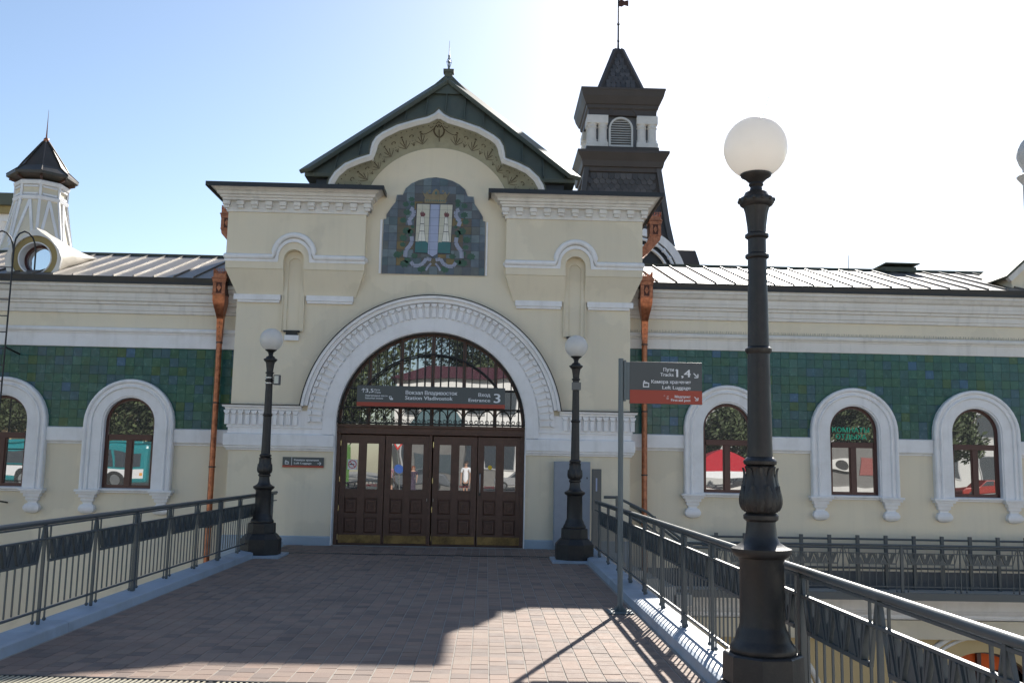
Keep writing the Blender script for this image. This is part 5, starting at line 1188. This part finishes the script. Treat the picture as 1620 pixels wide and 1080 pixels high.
def house(name, label, cat, x0, x1, y0, y1, h, wm, rm, rh, nwin, floors, wz=1.3):
    H = thing(name, label, cat, ((x0+x1)/2, y1, 0)); MB().box(x0, x1, y0, y1, 0, h).build('wall', wm, H)
    if rh: e = .5; MB().loft([[(x0-e, y0-e, h), (x1+e, y0-e, h), (x1+e, y1+e, h), (x0-e, y1+e, h)], [(x0+2.5, (y0+y1)/2-.3, h+rh), (x1-2.5, (y0+y1)/2-.3, h+rh), (x1-2.5, (y0+y1)/2+.3, h+rh), (x0+2.5, (y0+y1)/2+.3, h+rh)]]).build('roof', rm, H)
    else: MB().box(x0-.2, x1+.2, y0-.2, y1+.2, h, h+.4).build('roof', rm, H)
    me = me2 = None; fh = h/floors
    for f in range(floors):
        for k in range(nwin):
            x = x0+(k+.5)*(x1-x0)/nwin; z = f*fh+fh*.3
            if me is None:
                o = MB().box(-.75, .75, 0, .10, 0, fh*.52).build('window', flat('grey window frame', (.4, .4, .4)), H, loc=(x, y1, z)); me = o.data
                p_ = MB().box(-.65, .65, .10, .11, .1, fh*.52-.1).build('pane', flat('dark window', (.05, .06, .07), .2), o); me2 = p_.data
            else: o = link('window', me, H, 0, (x, y1, z)); link('pane', me2, o)
    return H
wallw = mat('white render', (.60, .585, .55), .8, var=.3, scale=.7, bump=0); wallg = mat('grey stone wall', (.17, .165, .155), .85, var=.25, scale=2.2, bump=0); wally = mat('pale yellow render', (.6, .48, .28), .8, var=.12, scale=.3, bump=0)
mar = flat('maroon roof sheet', (.075, .022, .03), .7)
house('white_building', 'long white two storey building with maroon hipped roof across the square', 'building', -8, 17, -50, -42, 9.0, mat('white lime wash', (.74, .73, .70), .8, var=.08, scale=.6, bump=0), mar, 1.5, 9, 2)
house('stone_building', 'grey stone shop building low in front of the white one', 'building', -7, 1.2, -41, -38, 4.2, wallg, MATS['grey stone wall'], 0, 5, 1)
house('apartment_block', 'tall yellow apartment block west of the square', 'building', -62, -34, -70, -58, 20, wally, mar, 0, 9, 6)
house('grey_building', 'pale grey office building east of the square', 'building', 18, 48, -60, -46, 12, mat('pale grey render', (.5, .5, .48), .8, var=.15, scale=.3, bump=0), MATS['grey stone wall'], 0, 9, 3)
KI = thing('kiosk', 'grey kiosk with a pointed teal pyramid roof in the square', 'kiosk', (-3.4, -26, 0)); km = flat('kiosk teal roof', (.07, .12, .13), .5)
MB().box(-5.4, -1.6, -28, -24.5, 0, 3.6).build('wall', wallg, KI); MB().loft([[(-6, -28.6, 3.6), (-1, -28.6, 3.6), (-1, -24, 3.6), (-6, -24, 3.6)], [(-3.7, -26.5, 6.6), (-3.3, -26.5, 6.6), (-3.3, -26.1, 6.6), (-3.7, -26.1, 6.6)]]).build('roof', km, KI); MB().box(-5, -2, -24.5, -24.45, 1, 2.4).build('window', flat('kiosk glass', (.08, .1, .11), .2), KI)
def wheel(x, y, r, parent, ax='x'):
    q = MB(); q.tube([(x, y-.12, r), (x, y+.12, r)], r, 20); w = q.build('wheel', flat('tyre', (.02, .02, .02)) if 'tyre' not in MATS else MATS['tyre'], parent, smooth=40)
    q = MB(); q.tube([(x, y+.12, r), (x, y+.135, r)], r*.55, 14); q.build('rim', steel, w)
def bus(x, y, L_, col, label, stripe=None, h=2.7, front=1):
    B_ = thing('bus', label, 'bus', (x, y, 0)); cm = flat('paint '+label[:14], col, .3, .04); x0, x1 = x-L_/2, x+L_/2; yf = y+1.25
    MB().box(x0, x1, y-1.25, yf, .35, h).build('body', cm, B_, bevel=.18)
    MB().box(x0+.4, x1-.4, y-1.1, yf-.1, h, h+.14).build('roof', cm, B_, bevel=.05)
    n = int(L_/1.5)
    for k in range(n): a = x0+.35+k*(L_-.7)/n; MB().box(a+.05, a+(L_-.7)/n-.05, yf+.0, yf+.02, h*.5, h*.84).build('window', MATS.get('dark window') or flat('dark window', (.05, .06, .07), .2), B_, bevel=.005)
    for xx in (x0+L_*.2, x1-L_*.22): wheel(xx, yf-.1, .48, B_)
    if stripe: MB().box(x0+.2, x1-.2, yf+.0, yf+.015, .6, 1.1).build('side_stripe', flat('stripe '+label[:10], stripe), B_)
    for xx in (x0+.25, x1-.4): MB().box(xx, xx+.15, yf+.0, yf+.03, .75, .9).build('side_marker', flat('amber', (.6, .25, .02)) if 'amber' not in MATS else MATS['amber'], B_)
bus(-23.0, -13.5, 8.5, (.02, .19, .21), 'turquoise bus parked at the west side of the square', (.6, .6, .6), 2.45)
bus(-35.5, -16.5, 9, (.5, .03, .05), 'red bus with a pale stripe behind the turquoise one', (.7, .7, .7))
bus(-10.6, -12.0, 6.0, (.16, .42, .05), 'small lime green bus near the bridge', (.05, .2, .03), 2.7)
bus(10.5, -27, 10, (.7, .7, .68), 'long white bus in front of the white building', (.5, .05, .05), 3.0)
def car(x, y, col, label):
    C_ = thing('car', label, 'car', (x, y, 0), 'cars parked on the station square'); cm = flat('car '+label[:12], col, .3, .04)
    q = MB(); q.py([(x-2.1, .35), (x-2.15, .7), (x-1.9, .9), (x-1.0, .98), (x-.5, 1.4), (x+.7, 1.42), (x+1.35, 1.0), (x+2.0, .9), (x+2.15, .6), (x+2.1, .35)], y-.85, y+.85); q.build('body', cm, C_, bevel=.08)
    q = MB(); q.py([(x-.88, 1.0), (x-.45, 1.34), (x+.05, 1.36), (x+.05, 1.0)], y+.85, y+.87); q.py([(x+.12, 1.0), (x+.12, 1.36), (x+.65, 1.36), (x+1.15, 1.0)], y+.85, y+.87); q.build('window', MATS['dark window'], C_)
    for xx in (x-1.35, x+1.35): wheel(xx, y+.75, .33, C_)
car(-4.6, -21, (.12, .13, .14), 'dark grey car parked before the kiosk'); car(2.5, -24, (.3, .3, .3), 'silver car parked right of the kiosk'); car(-30, -12, (.7, .7, .7), 'white car parked next to the turquoise bus'); car(33.5, -22, (.30, .03, .02), 'red car parked near the grey building'); car(15.5, -16, (.03, .03, .035), 'black car parked beyond the red tent')
TN = thing('market_tent', 'red market tent with white valance on the square', 'tent', (12.1, -6.5, 0)); rt_ = flat('red tent cloth', (.45, .02, .03), .75, .25)
tx0, tx1, ty0, ty1 = 9.8, 14.6, -9.5, -5.5
MB().loft([[(tx0, ty0, 1.6), (tx1, ty0, 1.6), (tx1, ty1, 1.6), (tx0, ty1, 1.6)], [(12.0, -7.6, 2.75), (12.2, -7.6, 2.75), (12.2, -7.4, 2.75), (12.0, -7.4, 2.75)]]).build('canopy', rt_, TN)
MB().box(tx0, tx1, ty1, ty1+.02, 1.3, 1.6).build('valance', flat('white cloth', (.75, .75, .75)), TN); MB().box(tx0, tx1, ty1-.6, ty1-.55, 0, .8).build('counter', wallw, TN)
for a in (tx0+.05, tx1-.05):
    for b in (ty0+.05, ty1-.05): MB().box(a-.03, a+.03, b-.03, b+.03, 0, 1.6).build('pole', steel, TN)
BB = thing('advert_board', 'white advertising board in a grey frame before the turquoise bus', 'board', (-21.3, -9, 0))
MB().box(-22.6, -20.2, -9.05, -8.95, .3, 2.2).build('frame', steel, BB); MB().box(-22.4, -20.4, -8.95, -8.93, .5, 2.05).build('poster', flat('blank poster', (.7, .7, .7)), BB)
AC = thing('air_conditioner', 'white air conditioner unit on a grey stone booth', 'air conditioner', (23.4, -20, 0))
MB().box(21.2, 27.5, -24, -20, 0, 3.3).build('booth', wallg, AC); MB().box(22.3, 23.4, -20, -19.7, 1.75, 2.5).build('case', wallw, AC, bevel=.03); MB().lathe([(.28, 0), (.28, .02)], 0, 0, 16).build('fan_cover', iron, AC, loc=(22.95, -19.69, 2.12)).rotation_euler = (-pi/2, 0, 0); MB().box(24.1, 25.3, -20, -19.95, 1.5, 2.6).build('red_panel', flat('faded red panel', (.25, .07, .06)), AC); MB().box(21.2, 27.5, -20, -19.9, .3, .75).build('pale_skirting', wallw, AC)
# traffic signs
for x, c, lb in ((-4.4, (.02, .08, .32), 'round blue traffic sign on a pole near the bridge'),):
    S_ = thing('traffic_sign', lb, 'traffic sign', (x, -8, 0)); MB().tube([(x, -8, 0), (x, -8, 2.9)], .03, 8).build('pole', steel, S_)
    q = MB(); q.py(arc(x, 1.45, .22, 0, 345, 23), -7.96, -7.94); q.build('disc', flat('sign blue', c), S_); q = MB(); q.py([(x-.35, 2.9), (x+.35, 2.9), (x, 2.3)], -7.96, -7.94); q.build('give_way_plate', flat('sign red rim', (.6, .03, .02)), S_); q = MB(); q.py([(x-.22, 2.82), (x+.22, 2.82), (x, 2.45)], -7.94, -7.93); q.build('plate_centre', wallw, S_)
# ---- people
skin_m = flat('skin', (.45, .26, .18), .6, .05)
def skin(name, V, E_, Rr, m, parent, sub=2):
    me = bpy.data.meshes.new(name); me.from_pydata(V, E_, []); o = bpy.data.objects.new(name, me); COL.objects.link(o)
    md = o.modifiers.new('skin', 'SKIN'); md.use_smooth_shade = True; sv = me.skin_vertices[0].data if me.skin_vertices else None
    if sv is None:
        bpy.context.view_layer.objects.active = o
        b = bmesh.new(); b.from_mesh(me); b.verts.layers.skin.verify(); b.to_mesh(me); b.free(); sv = me.skin_vertices[0].data
    for i, r in enumerate(Rr): sv[i].radius = r if isinstance(r, tuple) else (r, r)
    sv[0].use_root = True
    ss = o.modifiers.new('sub', 'SUBSURF'); ss.levels = sub; ss.render_levels = sub
    dg = bpy.context.evaluated_depsgraph_get(); nm = bpy.data.meshes.new_from_object(o.evaluated_get(dg)); bpy.data.objects.remove(o)
    nm.materials.clear(); nm.materials.append(m); nm.name = name
    for p in nm.polygons: p.use_smooth = True
    ob = bpy.data.objects.new(name, nm); COL.objects.link(ob); ob.parent = parent
    return ob
def person(x, y, rz, h, label, top, bottom, hair, dress=False, long_hair=False):
    k = h/1.75; P_ = thing('person', label, 'person', (x, y, 0), local=True); P_.rotation_euler = (0, 0, rz); P_.scale = (k, k, k)
    V = [(0, 0, .95), (0, 0, 1.12), (0, .01, 1.30), (0, .01, 1.43), (0, 0, 1.52), (0, -.015, 1.60), (0, -.02, 1.68)]; Rr = [(.155, .11), (.13, .10), (.155, .105), (.13, .075), (.055, .055), (.072, .085), (.068, .08)]
    E_ = [(0, 1), (1, 2), (2, 3), (3, 4), (4, 5), (5, 6)]
    for s in (-1, 1):
        b = len(V); V += [(s*.09, 0, .88), (s*.10, -.01, .50), (s*.10, .02, .10), (s*.11, -.10, .035)]; Rr += [.085, .058, .038, (.035, .03)]; E_ += [(0, b), (b, b+1), (b+1, b+2), (b+2, b+3)]
        b = len(V); V += [(s*.17, .01, 1.42), (s*.24, .02, 1.16), (s*.25, -.06, .93), (s*.25, -.08, .85)]; Rr += [.05, .038, .028, (.03, .022)]; E_ += [(3, b), (b, b+1), (b+1, b+2), (b+2, b+3)]
        for j in range(4):
            q = len(V); V += [(s*.25+(j-1.5)*.004*s, -.10+(j-1.5)*.018, .79), (s*.245, -.10+(j-1.5)*.019, .755-.004*abs(j-1.5))]; Rr += [.009, .008]; E_ += [(b+3, q), (q, q+1)]
        q = len(V); V += [(s*.235, -.125, .83), (s*.23, -.135, .80)]; Rr += [.010, .008]; E_ += [(b+3, q), (q, q+1)]
    skin('body', V, E_, Rr, skin_m, P_)
    Vt = [(0, 0, .86), (0, 0, 1.12), (0, .01, 1.30), (0, .01, 1.42)]; Rt = [(.17, .125), (.15, .12), (.17, .12), (.14, .085)]; Et = [(0, 1), (1, 2), (2, 3)]
    for s in (-1, 1): b = len(Vt); Vt += [(s*.18, .01, 1.41), (s*.23, .02, 1.22)]; Rt += [.065, .058]; Et += [(3, b), (b, b+1)]
    skin('shirt', Vt, Et, Rt, top, P_)
    if dress: MB().loft([[(r*cos(2*pi*i/20), r*.75*sin(2*pi*i/20), z) for i in range(20)] for r, z in ((.30, .25), (.26, .5), (.20, .85), (.165, 1.0))]).build('skirt', bottom, P_, smooth=60)
    else:
        Vb = [(0, 0, .97)]; Rb = [(.165, .12)]; Eb = []
        for s in (-1, 1): b = len(Vb); Vb += [(s*.09, 0, .86), (s*.10, 0, .55)]; Rb += [.105, .09]; Eb += [(0, b), (b, b+1)]
        skin('shorts', Vb, Eb, Rb, bottom, P_)
        for s in (-1, 1): MB().sphere((s*.11, -.05, .03), .06, 8, .5).build('shoe', iron, P_, smooth=60)
    q = MB(); q.sphere((0, .01, 1.665), .096, 10, 1.05); q.v = [v for v in q.v]; 
    hr = q.build('hair', hair, P_, smooth=60); hr.location = (0, .018, .012)
    if long_hair: MB().loft([[(r*cos(2*pi*i/14), .07+r*.5*sin(2*pi*i/14), z) for i in range(14)] for r, z in ((.05, 1.28), (.085, 1.42), (.10, 1.55), (.09, 1.68))]).build('long_hair', hair, P_, smooth=60)
    for s in (-1, 1): MB().sphere((s*.028, -.092, 1.655), .011, 5).build('eye', iron, P_); MB().sphere((s*.085, 0, 1.64), .02, 5).build('ear', skin_m, P_)
    MB().loft([[(-.004, -.095, 1.655), (.004, -.095, 1.655), (.004, -.09, 1.66), (-.004, -.09, 1.66)], [(-.014, -.095, 1.615), (.014, -.095, 1.615), (.012, -.12, 1.618), (-.012, -.12, 1.618)]]).build('nose', skin_m, P_); MB().box(-.022, .022, -.103, -.095, 1.59, 1.598).build('mouth', flat('lips', (.3, .1, .08)) if 'lips' not in MATS else MATS['lips'], P_)
    return P_
person(-4.97, -9.0, .2, 1.72, 'fair haired woman in a pink and grey top and taupe shorts behind the camera', flat('pink striped cloth', (.35, .18, .22), .8, .5), flat('taupe cloth', (.22, .18, .13), .8), flat('fair hair', (.35, .22, .09)))
person(-3.79, -8.2, 2.9, 1.62, 'red haired woman in a long dark patterned dress behind the camera', flat('dark floral cloth', (.05, .035, .06), .8, .6), MATS['dark floral cloth'] if 'dark floral cloth' in MATS else None, flat('red hair', (.20, .06, .025)), True, True)
person(-1.03, -8.6, 3.2, 1.80, 'man in a white polo shirt and black shorts behind the camera', flat('white polo cloth', (.75, .75, .76), .8), flat('black cloth', (.02, .02, .022), .8), flat('dark hair', (.03, .02, .015)))
for o in scene.objects:
    if o.type == 'EMPTY': o.empty_display_size = .2
